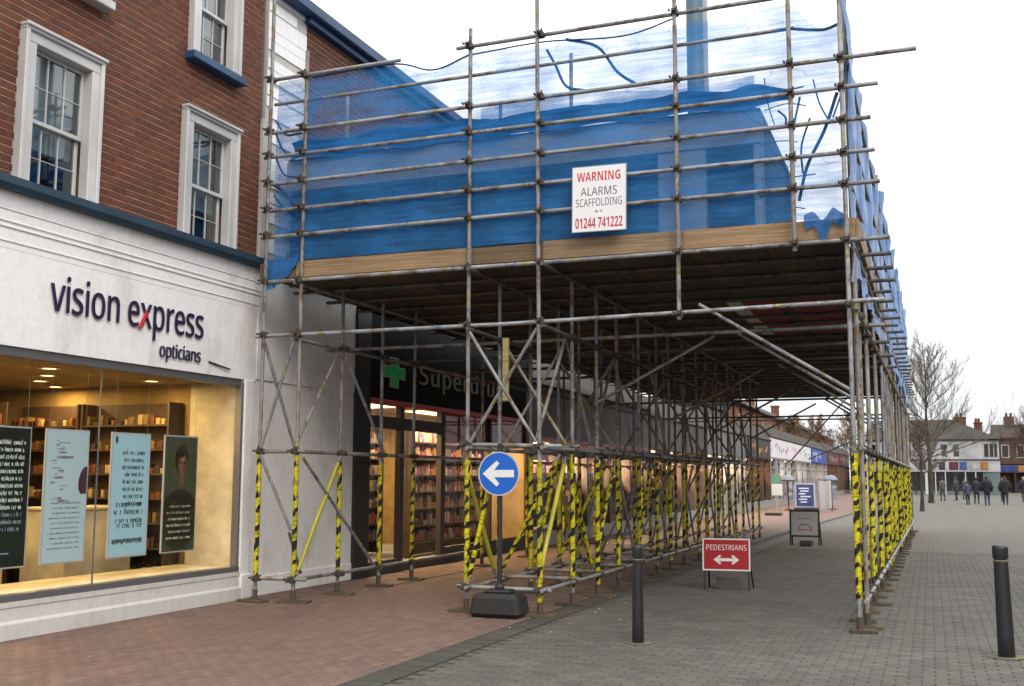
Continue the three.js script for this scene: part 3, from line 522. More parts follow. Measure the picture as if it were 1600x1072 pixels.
// front row
standard(xA, ZF, 8.3, { lean: [.02, 0] }); standard(xB, ZF - .08, 7.35, { lean: [.0, 0] }); standard(xC, ZF - .06, 7.3, { lean: [0, 0] }); standard(xD, ZF, 7.9, { lean: [-.04, 0] }); standard(xE, ZF, 7.6, { lean: [.01, 0] });
standard(-2.61, ZF, 7.9, { y0: 3.4, lean: [0, 0] }); standard(-1.30, ZF, 7.6, { y0: 4.1, lean: [0, 0] });
const frontX = [xA, xB, xC, xD, -2.61, -1.30, xE];
// rows running back
const rowZ = []; for (let k = 1; k < 16; k++) rowZ.push(ZF - k * 1.16);
for (const z of rowZ) { const near = z > -19; standard(xC + rr(-.03, .03), z - .05, near ? rr(6.3, 6.9) : 4.9); standard(xD + rr(-.03, .03), z, z > -14 ? 7.25 : near ? rr(5.4, 6.6) : 4.9); }
[-13.4, -14.6, -15.7].forEach((z, i) => standard(xB, z, [7.1, 6.7, 5.9][i]));
for (const z of [-18.6, -21, -23.4, -25.8, -28.2, -30.6]) standard(xB, z, 4.6);
const eZ = []; for (let k = 0; k < 27; k++) eZ.push(ZF - k * .91);
eZ.slice(1).forEach((z, k) => standard(xE + k * .007 + rr(-.03, .03), z, [7.6, 7.15, 6.9][k] || rr(6.55, 6.95)));
standard(xE + .06, ZF - .38, 7.1, { tape: false, mat: tubeMats[2] });
// front ledgers and rails
const railZ = ZF - R0 * 2 - .004;
function across(y0, x0, x1, dy = 0, m, z = railZ) { return tubePart('ledger', [x0, y0, z], [x1, y0 + dy, z], m); }
across(.3, xA - .1, xB + .2, 0, tubeMats[0]); across(.3, xC - .12, xD + .12, -.01, tubeMats[0]);
across(1.93, xA - .08, xB + .15, 0, tubeMats[1]); across(2.0, xC - .12, xD + .25, -.03, tubeMats[0]);
across(3.46, -8.35, xC + .6, 0, tubeMats[0]); tubePart('ledger', [xC + .6, 3.46, railZ], [-.38, 3.52, railZ], tubeMats[0]);
across(4.19, -8.35, xD + .1, 0, tubeMats[0]); tubePart('ledger', [xD + .1, 4.19, railZ], [-.3, 4.2, railZ], tubeMats[1]);
rails.forEach((y, i) => { const j = [-4.7, -3.4, -5.6, -2.1, -4.0][i]; tubePart('guard_rail', [-8.3, y - .02, railZ], [j, y, railZ], tubeMats[i % 2]); tubePart('guard_rail', [j, y, railZ], [[-.38, -.42, -.45, -.36, .05][i], y + .01, railZ], tubeMats[(i + 1) % 2]); });
tubePart('guard_rail', [-8.3, 7.0, railZ], [-6.25, 7.02, railZ]); tubePart('guard_rail', [-5.45, 7.06, railZ], [-1.2, 7.1, railZ]); tubePart('guard_rail', [-8.2, 6.67, railZ - .06], [-1.25, 6.73, railZ - .06], tubeMats[1], scaf, .022);
for (const x of frontX) for (const y of [...rails, 4.19]) couple(x, y, ZF, 0);
for (const x of [xA, xB, xC, xD, -2.61, xE]) couple(x, 3.47, ZF, 0);
for (const [x, y] of [[xA, .3], [xB, .3], [xC, .3], [xD, .3], [xA, 1.93], [xB, 1.93], [xC, 2.0], [xD, 1.97], [xA, 7], [xB, 7], [xC, 7.06], [xD, 7.07], [-2.61, 7.09]]) couple(x, y, ZF, 0);
// ledgers running back
for (const x of [xC, xD]) for (const y of [.3, 1.95, 3.4, 4.15]) for (let a = 0; a < 3; a++) tubePart('ledger', [x + .055, y, ZF - a * 6 + .1], [x + .055, y, ZF - Math.min(17.7, a * 6 + 6)], y > 3 ? shadedSteel : undefined);
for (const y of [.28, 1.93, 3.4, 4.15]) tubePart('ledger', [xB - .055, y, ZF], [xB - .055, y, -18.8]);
for (const y of [3.4, 4.15]) tubePart('ledger', [xB - .055, y, -18.8], [xB - .055, y, -31], shadedSteel);
for (const y of [.3, 1.93, 3.47, 4.15, ...rails.filter((_, i) => i % 2 === 0)]) for (let a = 0; a < 4; a++) tubePart('ledger', [xE + .06 + a * .04, y, ZF - .2 - a * 6], [xE + .1 + a * .04, y, ZF - a * 6 - 6.2]);
for (const z of rowZ) for (const x of [xC, xD]) for (const y of [.3, 1.95, 3.4]) couple(x, y, z, 1);
for (const z of eZ.slice(1)) for (const y of [.3, 1.93, 3.47, 4.2]) couple(xE + .03, y, z, 1);
for (const z of [-13.4, -14.6, -15.7]) for (const y of [.28, 1.93, 3.4]) couple(xB, y, z, 1);
// transoms under the deck, short ones between the two middle rows
for (let k = 1; k < 27; k++) { const z = ZF - k * .91; tubePart('transom', [-8.35, 4.19, z - .06], [rr(-.42, -.3), 4.2, z - .06], shadedSteel); if (k < 9 ? k % 2 === 0 : k % 8 === 0) tubePart('transom', [-8.3, 3.46, z], [-.45, 3.48, z], k < 3 ? tubeMats[1] : shadedSteel); }
for (const z of rowZ.slice(0, 12)) { tubePart('transom', [xC - .12, 2.0, z - .05], [xD + .12, 2.0, z - .05]); if (z > -20) tubePart('transom', [xC - .1, .33, z - .05], [xD + .1, .33, z - .05]); }
for (const y of [4.2, 3.47]) tubePart('ledger', [-8.3, y, -36], [-.3, y, -36]);
// braces
function brace(a, b, taped) { const s = tubePart('brace', a, b, pick(tubeMats), scaf, .022); if (taped) { const A = V(...a), B = V(...b); part('hazard_tape', tube(A.clone().lerp(B, .04), A.clone().lerp(B, .94), .0255, 10, true, .03, rr(0, 1.2), rnd()), rnd() < .55 ? tapePlain : tapeMat, s); } }
for (const [k, z] of [ZF, ...rowZ].entries()) {
  const q = z + .045; if (k < 2 || k % 3 === 0) { brace([xC + .05, 3.38, q], [xD - .04, 2.02, q]); brace([xD - .05, 3.38, q - .07], [xC + .05, 2.02, q - .07]); }
  if (k % 2) brace([xC + .02, .36, q], [xD - .12, 1.9, q], k < 4); else brace([xC + .42, 1.88, q], [xC + .06, .34, q], k < 4);
  if (z > -29 && (k < 5 || k % 2)) { const up = k % 2; brace([xD - .05, up ? 1.85 : .36, z - .04], [xD - .05, up ? .36 : 1.85, z - 1.12], k < 3 || k % 4 === 0); if (k < 3 || k % 2) brace([xD - .06, up ? 3.35 : 2.05, z - .04], [xD - .06, up ? 2.05 : 3.35, z - 1.12]); if (k % 3 === 0) brace([xC - .05, 1.85, z - .04], [xC - .05, .36, z - 1.12], true); }
}
brace([xA + .05, 3.38, ZF + .04], [xA + .04, 1.98, ZF - .8]); brace([xB - .02, 3.35, ZF + .04], [xA + .05, 1.98, ZF + .04]); brace([xB - .05, 1.98, ZF - .1], [xB - .05, 3.3, ZF - 1.15]); brace([xB + .05, 3.3, -13.4], [xB + .05, 1.98, -14.6]);
brace([xA + .04, 1.88, ZF + .03], [xB - .2, .9, ZF - .3], false); brace([xB + .05, .35, ZF - .06], [xB + .05, 1.88, ZF - 1.12], true); brace([xB + .08, 1.85, ZF - .1], [xB + .02, .33, ZF - 2.2]); brace([xB - .1, .9, ZF - .1], [xA + .3, .33, ZF - .6]);
for (const z of [ZF - .35, -15.1, -19.7, -24.2, -29]) { brace([xE - .02, 2.56, z], [-2.45, 3.62, z]); if (z < -13) brace([xD + .05, 2.6, z + .8], [-2.6, 3.46, z + .8]); }
brace([xE, 3.4, -36], [-3.6, 2.2, -35.9]); brace([-4.2, 2.1, -35.9], [-2.4, 4.1, -36]);
{ // couplers: two collars set at right angles, with bolt and nut
  const mk = dir => { const o = dir ? V(.055, 0, 0) : V(0, 0, -.059), d = dir ? V(0, 0, 1) : V(1, 0, 0);
    return mergeGeometries([tube(V(0, -.035, 0), V(0, .035, 0), .041, 9), tube(o.clone().addScaledVector(d, -.035), o.clone().addScaledVector(d, .035), .041, 9), bx(-.02, .02, -.012, .012, .03, .085), tube(V(.035, -.05, .045), V(.035, .05, .045), .011, 6), tube(V(-.055, .01, .02), V(-.055, .01, .07), .013, 6)].map(g => g.index ? g.toNonIndexed() : g)); };
  const geos = [mk(0), mk(1)]; couplers.sort((a, b) => Math.hypot(a[0], a[1] - 1.6, a[2]) - Math.hypot(b[0], b[1] - 1.6, b[2]));
  couplers.slice(0, 250).forEach(([x, y, z, d]) => placed('coupler', geos[d], rustMat, scaf, x, y, z, [0, 0, 0]));
  const rest = couplers.slice(250).map(([x, y, z, d]) => { const g = geos[d].clone(); g.translate(x, y, z); return g; }); if (rest.length) part('far_couplers', rest, rustMat, scaf, { kind: 'stuff' });
}
{ // deck boards and toe boards
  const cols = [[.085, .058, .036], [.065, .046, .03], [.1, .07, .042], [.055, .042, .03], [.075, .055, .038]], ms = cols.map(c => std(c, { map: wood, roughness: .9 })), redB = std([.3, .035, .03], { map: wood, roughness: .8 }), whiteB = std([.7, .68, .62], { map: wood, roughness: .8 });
  const g = bx(-.111, .111, 0, .038, -1.98, 1.98, .004);
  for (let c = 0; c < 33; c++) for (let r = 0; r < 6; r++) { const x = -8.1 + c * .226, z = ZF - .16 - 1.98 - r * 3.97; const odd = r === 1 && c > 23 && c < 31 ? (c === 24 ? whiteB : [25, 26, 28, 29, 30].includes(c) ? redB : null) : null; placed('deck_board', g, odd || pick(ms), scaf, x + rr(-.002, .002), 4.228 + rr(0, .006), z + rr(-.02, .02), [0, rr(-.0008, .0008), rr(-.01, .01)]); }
  const tm = [std([.38, .265, .16], { map: woodX, roughness: .85 }), std([.19, .135, .085], { map: woodX, roughness: .9 }), std([.34, .25, .165], { map: woodX, roughness: .85 })];
  [[-8.35, -7.8, 1], [-7.79, -5.24, 0], [-5.235, -4.31, 1], [-4.305, -2.58, 2], [-2.575, -.66, 0]].forEach(([a, b, m], i) => part('toe_board', bx(a, b, 4.235, 4.455 + [0, 0, -.01, .01, .005][i], railZ - .05, railZ - .088, .004), tm[m], scaf));
  for (let i = 0; i < 6; i++) part('toe_board', bx(-.66, -.622, 4.24, 4.46, railZ - .1 - i * 3.95, railZ - .1 - i * 3.95 - 3.93, .004), tm[i % 2], scaf);
  part('batten', [bx(xC + .28, xC + .36, 2.55, 3.35, ZF - .5, ZF - .54, .004)], std([.5, .45, .2], { map: woodX }), scaf);
}
// ---------------------------------------------------------------- debris netting
const netA = tex(512, 512, (u, v, i, j) => {   // opacity of 3 m of net: soft weave, streaks and thickened folds
  const wv = ((i >> 1) % 3 === 0 ? .16 : 0) + ((j >> 1) % 3 === 0 ? .2 : 0), st = fbm(u, v, 3, 48, 91, 3), bl = fbm(u, v, 3, 4, 92, 4), fo = Math.abs(fbm(u, v, 2, 7, 93, 3) - .5);
  return grey(.5 + wv + .5 * (st - .5) + .85 * (bl - .5) + .17 * (1 - smooth(0, .014, fo)));
}, false, [1 / 1.7, 1 / 1.7]);
const netB = tex(256, 256, (u, v) => grey(.95 + .3 * (fbm(u, v, 4, 12, 96, 4) - .5)), false, [.5, .5]);
const netC = tex(256, 256, (u, v) => { const k = .75 + .5 * fbm(u, v, 4, 20, 95, 4); return [k * .95, k, k]; }, true, [.5, .5]);
const netMat = (c, o, extra = {}) => new THREE.MeshPhysicalMaterial({ color: lin(...c), map: netC, alphaMap: netA, transparent: true, opacity: o, side: THREE.DoubleSide, roughness: .85, transmission: .4, thickness: 0, ...extra });
const netThin = netMat([.008, .23, .62], .80), netMid = netMat([.004, .19, .58], .38), netDense = netMat([.003, .17, .52], 1.0, { alphaMap: netB }), strandMat = std([.006, .06, .2], { roughness: .8 }), rollMat = std([.008, .21, .6], { roughness: .75, map: mottle });
const topEdge = x => x < -6.3 ? 6.98 : x < -5.35 ? 6.98 - .2 * Math.sin((x + 6.3) / .95 * Math.PI) + .06 * (x + 6.3) : x < -1.3 ? 7.02 - .05 * Math.abs(Math.sin((x + 5.3) * 1.6)) : 7.0 - .32 * smooth(-1.3, -.95, x);
{
  const n = thing('debris_net', 'thin blue debris net stretched across the front of the scaffold', 'debris net', [-4.4, 4.3, -12.3]);
  const zf = (x, y) => railZ - .035 - .03 * fbm(mod(x / 9, 1), mod(y / 4, 1), 22, 7, 3, 3) - .012 * Math.sin(x * 7 + y * 3);
  part('netting', surface(110, 40, (u, v) => { const x = -8.15 + u * 7.42, lo = 4.468, y = lo + v * (topEdge(x) - lo); return [x, y, zf(x, y) , x, y]; }), netThin, n);
  part('netting', surface(90, 22, (u, v) => { const x = -8.13 + u * 6.4, t = 6.22 + .04 * Math.sin(x * 2.1), y = 4.47 + v * (t - 4.47); return [x, y, zf(x, y) - .05, x + 1.1, y + .7]; }), netMid, n);
  const strand = (pts, r = .012) => part('net_strand', new THREE.TubeGeometry(new THREE.CatmullRomCurve3(pts.map(p => V(...p))), 24, r, 6), strandMat, n);
  strand([[-7.6, 6.98, -12.3], [-6.3, 6.99, -12.3], [-5.8, 6.84, -12.3], [-5.3, 6.97, -12.3]], .012); strand([[-5.3, 6.97, -12.3], [-4.3, 7.0, -12.3], [-3.2, 6.93, -12.3], [-2.61, 7.06, -12.3]], .01);
  strand([[-4.0, 7.0, -12.32], [-3.6, 6.85, -12.34], [-3.35, 6.5, -12.36], [-3.1, 6.3, -12.34]], .02); strand([[-4.25, 6.9, -12.32], [-4.15, 6.7, -12.35], [-4.0, 6.4, -12.34], [-3.75, 6.3, -12.3]], .018);
  for (let i = 0; i < 11; i++) { const x = rr(-1.68, -.85), y = rr(4.5, 5.8), dx = rr(-.25, .25), dy = rr(.15, .65); strand([[x, y, -12.33], [x + dx * .4 + rr(-.06, .06), y + dy * .5, -12.36], [x + dx, y + dy, -12.34]], rr(.005, .013)); }
  for (let i = 0; i < 8; i++) { const y = 4.6 + i * .2, x = rr(-1.75, -1.6); strand([[x, y, -12.33], [x + .25, y + rr(-.03, .06), -12.36], [x + rr(.35, .6), y + rr(-.02, .05), -12.33]], rr(.005, .011)); }
  for (let i = 0; i < 6; i++) { const y = rr(4.5, 6.5); strand([[-8.15, y, -12.28], [-8.0, y - rr(.05, .3), -12.3], [-7.75, y - rr(.2, .5), -12.3]], rr(.008, .016)); }
  strand([[-.8, 5.9, -12.3], [-.95, 5.5, -12.34], [-1.15, 5.1, -12.34], [-1.25, 4.7, -12.32]], .02);
  strand([[-1.28, 6.72, -12.3], [-1.05, 6.68, -12.32], [-.9, 6.66, -12.3], [-.76, 6.7, -12.3]], .018);
  part('bunched_net', surface(30, 14, (u, v) => { const x = -8.24 + u * .5, y = 4.5 - v * (.42 - .36 * u * u); return [x, y, -12.27 + .02 * Math.sin(u * 26 + v * 4), x, y]; }), netDense, n);
  part('bunched_net', surface(24, 12, (u, v) => { const x = -1.2 + u * .46, y = 4.52 + .07 * Math.sin(u * 11) * Math.sin(u * 3.1) - v * (.24 - .25 * Math.abs(u - .45)) - .03 * Math.sin(u * 17) * v; return [x, y, -12.27 + .015 * Math.sin(u * 30 + v * 5), x, y]; }), netDense, n);
}
{
  const n = thing('debris_net', 'bright blue debris net hung along the long street side of the scaffold', 'debris net', [-.7, 4, -24]);
  part('netting', surface(240, 30, (u, v) => { const z = ZF - .1 - u * 24, s = Math.sin(u * 82), lo = 4.05 - .35 * vnoise(u * 30, 0, 99, 9, 5), hi = 6.65 + .3 * (vnoise(u * 40, 2, 99, 9, 6) - .5) + .45 * smooth(.04, 0, u), y = lo + v * (hi - lo); return [-.70 + .16 * u + .045 * s * (.4 + .6 * v) + .12 * (fbm(mod(u, 1), v, 40, 6, 3, 3) - .5), y, z, z, y]; }), netDense, n);
}
{ // the boarded frame that stands on the deck behind the front net, with a net rolled along its top
  const h = thing('site_hoarding', 'grey framed dark boarded enclosure standing on the scaffold deck behind the net', 'hoarding', [-5, 4.27, -13]);
  const beam = std([.62, .65, .68], { roughness: .8, map: mottleBig }), panel = std([.02, .03, .05], { roughness: .7, map: mottleBig }), y0 = 4.275;
  part('beam', bx(-8.4, -1.74, 5.62, 6.06, -12.96, -13.2, .01), beam, h);
  part('post', bx(-3.02, -2.42, y0, 5.62, -12.98, -13.2, .01), beam, h); part('post', bx(-1.84, -1.74, y0, 5.62, -12.98, -13.2, .008), beam, h);
  for (const [a, b] of [[-8.4, -6.75], [-6.74, -5.1], [-5.09, -3.03], [-2.41, -1.85]]) part('panel', bx(a, b, y0, 5.61, -13.1, -13.16, .006), panel, h);
  part('panel', bx(-1.8, -1.74, y0, 6.06, -13.21, -16.5, .006), panel, h); part('panel', bx(-8.4, -1.8, 6.06, 6.1, -13.0, -16.5, .006), panel, h);
  const r = thing('net_roll', 'rolled strip of bright blue net laid along the top of the boarded enclosure', 'net', [-5, 6.1, -13]);
  part('netting', surface(120, 14, (u, v) => { const x = -8.3 + u * 6.95, t = v * Math.PI, w = 1 + .25 * (vnoise(u * 26, v * 2, 99, 9, 8) - .5) - .5 * smooth(.94, 1, u); return [x, 6.06 + .27 * v * w + .02 * Math.sin(u * 40), -12.9 - .18 * Math.sin(t) * .5 + .03 * Math.sin(u * 33 + v * 6), x, v]; }), rollMat, r);
  part('netting', surface(60, 14, (u, v) => { const x = -5.4 + u * 3.6, y = 6.33 + v * (.16 + .08 * Math.sin(u * 6)); return [x, y, -12.95, x, y]; }), netThin, r);
}
{
  const m = thing('steel_mast', 'thick blue grey steel mast rising behind the scaffold netting', 'mast', [-2.82, 4.27, -14.5]);
  part('pole', tube(V(-2.82, 4.27, -14.5), V(-2.82, 13, -14.5), .115, 20), std([.13, .22, .3], { roughness: .5, map: mottle, metalness: .2 }), m);
  part('flange', [lathe([[0, 0], [.2, 0], [.2, .03], [.12, .05], [.12, .3], [0, .3]], -2.82, 4.27, -14.5)], mat.metalGrey, m);
  part('fin', bx(-2.72, -2.64, 6.3, 12.9, -14.51, -14.53, .002), std([.35, .4, .44], { roughness: .5 }), m);
}

// ---------------------------------------------------------------- things in the shop windows
const plate = (w, h, x, y, z, ry = 0, rx = 0) => { const g = new THREE.PlaneGeometry(w, h); g.rotateX(rx); g.rotateY(ry); g.translate(x, y, z); return g; };
{
  const scr = (x, w, y, h, n, r, col, lw) => { x.strokeStyle = col; x.lineWidth = lw; let px = w * (.1 + .1 * r()); while (px < w * .86) { const g = h * (.35 + .3 * r()), k = Math.floor(r() * 6); x.beginPath(); if (k < 2) { x.moveTo(px, y); x.lineTo(px + 2, y - h * (.6 + .5 * r())); px += g * .35; } else if (k < 4) { x.ellipse(px + g * .35, y - h * .3, g * .35, h * .3, 0, r() * 2, 5 + r()); px += g * .8; } else { x.moveTo(px, y); x.lineTo(px, y - h * .6); x.lineTo(px + g * .4, y - h * .55); x.lineTo(px + g * .5, y); px += g * .65; } x.stroke(); px += lw * .9 + (r() < .18 ? h * .6 : 0); } return;  x.strokeStyle = col; x.lineWidth = lw; for (let i = 0; i < n; i++) { const px = w * (.16 + .68 * i / n); x.beginPath(); x.moveTo(px, y); x.bezierCurveTo(px + r() * 14, y - h * r(), px - 8 + r() * 10, y + h * r(), px + w * .5 / n, y - h * .3 * r()); if (r() < .5) x.lineTo(px + w * .3 / n, y - h * .8); x.stroke(); } };
  const draw = [
    (x, w, h) => { const r = mulberry(5); x.fillStyle = '#16241f'; x.fillRect(0, 0, w, h); for (let i = 0; i < 13; i++) scr(x, w, h * (.12 + .052 * i), 17, 9, r, i > 9 ? '#a9bccb' : '#d3ddd4', i > 9 ? 2.5 : 4.2); x.fillStyle = '#8fb4d6'; x.fillRect(w * .2, h * .9, w * .4, 4); },
    (x, w, h) => { const r = mulberry(6); x.fillStyle = '#b4ced6'; x.fillRect(0, 0, w, h); x.fillStyle = '#4a3038'; x.beginPath(); x.ellipse(w * .93, h * .38, w * .13, h * .11, .3, 0, 7); x.fill(); x.fillRect(w * .86, h * .44, w * .14, 24); for (let i = 0; i < 26; i++) { x.fillStyle = ['#5b4048', '#7c6a72', '#8898a2'][i % 3]; x.globalAlpha = .35 + .5 * r(); x.fillRect(w * (.12 + .25 * r()), h * (.06 + .5 * r()), w * (.05 + .25 * r()), 3 + 7 * r()); } x.globalAlpha = 1; for (let i = 0; i < 10; i++) scr(x, w, h * (.56 + .038 * i), 8, 12, r, '#6a7076', 2); },
    (x, w, h) => { const r = mulberry(7); x.fillStyle = '#a6d2e0'; x.fillRect(0, 0, w, h); x.fillStyle = '#3a4450'; x.beginPath(); x.ellipse(w * .1, h * .05, 9, 16, 0, 0, 7); x.fill(); for (let i = 0; i < 8; i++) { x.save(); x.translate(w * .2, 0); x.scale(.75, 1); scr(x, w, h * (.17 + .06 * i), 20, 5, r, '#2e3c48', 4); x.restore(); } for (const y of [.6, .66, .73, .77]) scr(x, w, h * y, 24, 10, r, '#222c36', 4); for (let i = 0; i < 30; i++) { x.fillStyle = '#33414c'; x.fillRect(w * (.08 + .8 * i / 30), h * .855 + 6 * r(), w * .022, 12 + 10 * r()); } },
    (x, w, h) => { const r = mulberry(8); x.fillStyle = '#434c39'; x.fillRect(0, 0, w, h); const blob = (cx, cy, rx, ry, col, n, a) => { x.fillStyle = col; for (let i = n; i > 0; i--) { x.globalAlpha = a; x.beginPath(); x.ellipse(cx + (r() - .5) * rx * .12, cy + (r() - .5) * ry * .12, rx * (.55 + .5 * i / n), ry * (.55 + .5 * i / n), (r() - .5) * .2, 0, 7); x.fill(); } x.globalAlpha = 1; };
      blob(w * .5, h * .72, w * .6, h * .26, '#191c17', 9, .3); blob(w * .52, h * .2, w * .22, h * .13, '#241c15', 9, .3); blob(w * .53, h * .38, w * .1, h * .08, '#6e5140', 8, .22); blob(w * .55, h * .24, w * .15, h * .1, '#8d6a52', 10, .2); blob(w * .63, h * .25, w * .07, h * .09, '#4a3527', 8, .12); blob(w * .57, h * .2, w * .05, h * .03, '#b08a6c', 6, .14); blob(w * .49, h * .225, w * .04, h * .011, '#2a1c14', 6, .3); blob(w * .6, h * .225, w * .04, h * .011, '#2a1c14', 6, .3); blob(w * .55, h * .262, w * .025, h * .02, '#6a4a38', 5, .2); blob(w * .55, h * .297, w * .05, h * .008, '#5a2a24', 5, .3); blob(w * .46, h * .15, w * .14, h * .035, '#1c1510', 8, .3);
      for (let i = 0; i < 6; i++) scr(x, w, h * (.62 + .055 * i), 12, 9, r, '#cfcabd', i < 2 ? 2 : 3.4); },
  ];
  const lab = ['dark green poster of white handwriting hung nearest the camera in the shop window', 'pale grey poster with dark smudged picture hung in the shop window', 'light cyan poster with dark lettering hung in the shop window', 'dark poster with a portrait hung at the far end of the shop window'];
  [[-8.40, -8.965], [-9.165, -9.82], [-10.18, -10.86], [-11.12, -11.78]].forEach(([a, b], i) => {
    const X = -8.86, m = thing('hanging_poster', lab[i], 'poster', [X, .67, (a + b) / 2], 'posters hung in the optician window');
    const m3 = std([.8, .8, .8], { map: canvasTex(256, 512, draw[i]), roughness: .25 });
    part('panel', bx(X - .012, X + .008, .66, 2.115, a, b, .003), std([.4, .42, .42], { roughness: .4, metalness: .3 }), m);
    part('print', plate(a - b - .035, 1.42, X + .0095, 1.3875, (a + b) / 2, Math.PI / 2), m3, m);
    for (const z of [a - .06, b + .06]) part('hanging_wire', tube(V(X, 2.11, z), V(X, 2.86, z), .002, 5), mat.metalGrey, m);
  });
  const ctr = (label, x, z, w, d, h, m) => { const t = thing('display_counter', label, 'counter', [x, .05, z], 'counters inside the optician'); part('body', bx(x - d / 2, x + d / 2, .06, h, z - w / 2, z + w / 2, .01), m, t); part('top', bx(x - d / 2 - .03, x + d / 2 + .03, h, h + .035, z - w / 2 - .03, z + w / 2 + .03, .006), mat.cream, t); return t; };
  ctr('low cream counter behind the two pale posters', -10.3, -11.3, 1.2, .7, 1.18, mat.cream); ctr('long cream counter behind the pane joint', -10.6, -9.2, 1.8, .6, 1.02, mat.cream); ctr('brown dispensing counter further inside the optician', -12.6, -11, 2.2, .7, 1.1, mat.brown);
  const cols = [[.1, .05, .02], [.3, .18, .06], [.05, .03, .02], [.6, .45, .22], [.22, .06, .03], [.07, .05, .05], [.35, .12, .06]];
  const unit = (label, x, z, w, alongX, seed) => { const t = thing('display_shelf', label, 'shelf unit', [x, .06, z], 'display shelves inside the shops'); const d = .3, B = (a, b, y0, y1, e, f) => alongX ? bx(x + a, x + b, y0, y1, z + e, z + f) : bx(x + e, x + f, y0, y1, z + a, z + b);
    part('back', B(-w / 2, w / 2, .06, 2.6, -d, -d + .03), mat.brown, t); for (const s of [-w / 2, w / 2 - .03]) part('side', B(s, s + .03, .06, 2.6, -d + .03, 0), mat.brown, t);
    const list = []; for (let k = 0; k < 7; k++) { const y = .3 + k * .33; part('shelf', B(-w / 2 + .03, w / 2 - .03, y, y + .022, -d + .03, -.01), mat.brown, t); for (let p = -w / 2 + .08; p < w / 2 - .1; p += seed === cols ? rr(.07, .13) : rr(.07, .14)) { const op = seed === cols, h = op ? rr(.05, .15) : rr(.08, .26); list.push(alongX ? { x: x + p, y: y + .022, z: z - .13, w: op ? rr(.04, .11) : rr(.07, .14), d: .14, h, c: pick(seed) } : { x: x - .13, y: y + .022, z: z + p, w: .14, d: op ? rr(.04, .11) : rr(.05, .13), h, c: pick(seed) }); } }
    goods(t, list); return t; };
  unit('long stocked shelf behind the cream counters facing the window', -11.7, -9.6, 3.6, false, cols); unit('stocked shelf behind the counters nearest the camera', -11.7, -5.8, 3.4, false, cols); unit('tall shelf of spectacles on the far side wall inside the optician', -10.3, -12.06, 1.5, true, cols); unit('middle shelf of spectacles along the far side wall', -11.75, -12.06, 1.3, true, cols); unit('second shelf of spectacles deeper along the same side wall', -13.35, -12.06, 1.7, true, cols); unit('shelf of spectacles on the rear wall facing the window', -16.7, -9.4, 4.4, false, cols); unit('shelf of spectacles on the rear wall nearer the camera', -16.7, -5.2, 3.4, false, cols); unit('free standing spectacle shelf in the middle of the optician', -13.4, -7.2, 2.2, false, cols);
  const pc = [[.5, .06, .06], [.6, .5, .4], [.3, .12, .1], [.15, .2, .32], [.55, .35, .12], [.2, .08, .06], [.6, .6, .55]];
  unit('stocked shelf inside the pharmacy behind the left door', -10.4, -17.0, 1.7, false, pc); unit('stocked shelf inside the pharmacy behind the right door', -10.6, -19.2, 2.2, false, pc); unit('stocked shelf deep inside the pharmacy', -12.8, -20, 5, false, pc); unit('stocked shelf close behind the pharmacy window', -9.5, -21.3, 3.8, false, pc);
}

// ---------------------------------------------------------------- signs and street furniture
{
  const x0 = -3.87, x1 = -3.2, y0 = 4.49, y1 = 5.29, z = -12.13, t = thing('warning_sign', 'white board with red and black warning lettering tied to the scaffold rails', 'sign', [-3.53, y0, z]);
  const face = canvasTex(512, 612, (x, w, h) => { x.fillStyle = '#ecebef'; x.fillRect(0, 0, w, h); x.textAlign = 'center'; const T = (s, y, px, col, wide, wt = 'bold') => { x.save(); x.font = `${wt} ${px}px sans-serif`; x.translate(w / 2, y); x.scale(wide * w / x.measureText(s).width, 1); x.fillStyle = col; x.fillText(s, 0, 0); x.restore(); };
    T('WARNING', 140, 118, '#c8262c', .82); T('ALARMS', 276, 108, '#33323c', .68, ''); T('SCAFFOLDING', 376, 100, '#33323c', .87, ''); T('& i\u2022', 436, 30, '#44444c', .15); T('01244 741222', 578, 132, '#b5232c', .88); x.strokeStyle = '#9a9aa2'; x.lineWidth = 5; x.strokeRect(3, 3, w - 6, h - 6); });
  const g = bx(x0, x1, y0, y1, z - .012, z, .002), f = plate(x1 - x0 - .004, y1 - y0 - .004, (x0 + x1) / 2, (y0 + y1) / 2, z + .0015); const tilt = q => { q.translate(3.53, -4.89, 12.13); q.rotateZ(-.012); q.translate(-3.53, 4.89, -12.13); return q; };
  part('board', tilt(g), mat.frameWhite, t); part('print', tilt(f), std([.86, .86, .86], { map: face, roughness: .4 }), t);
}
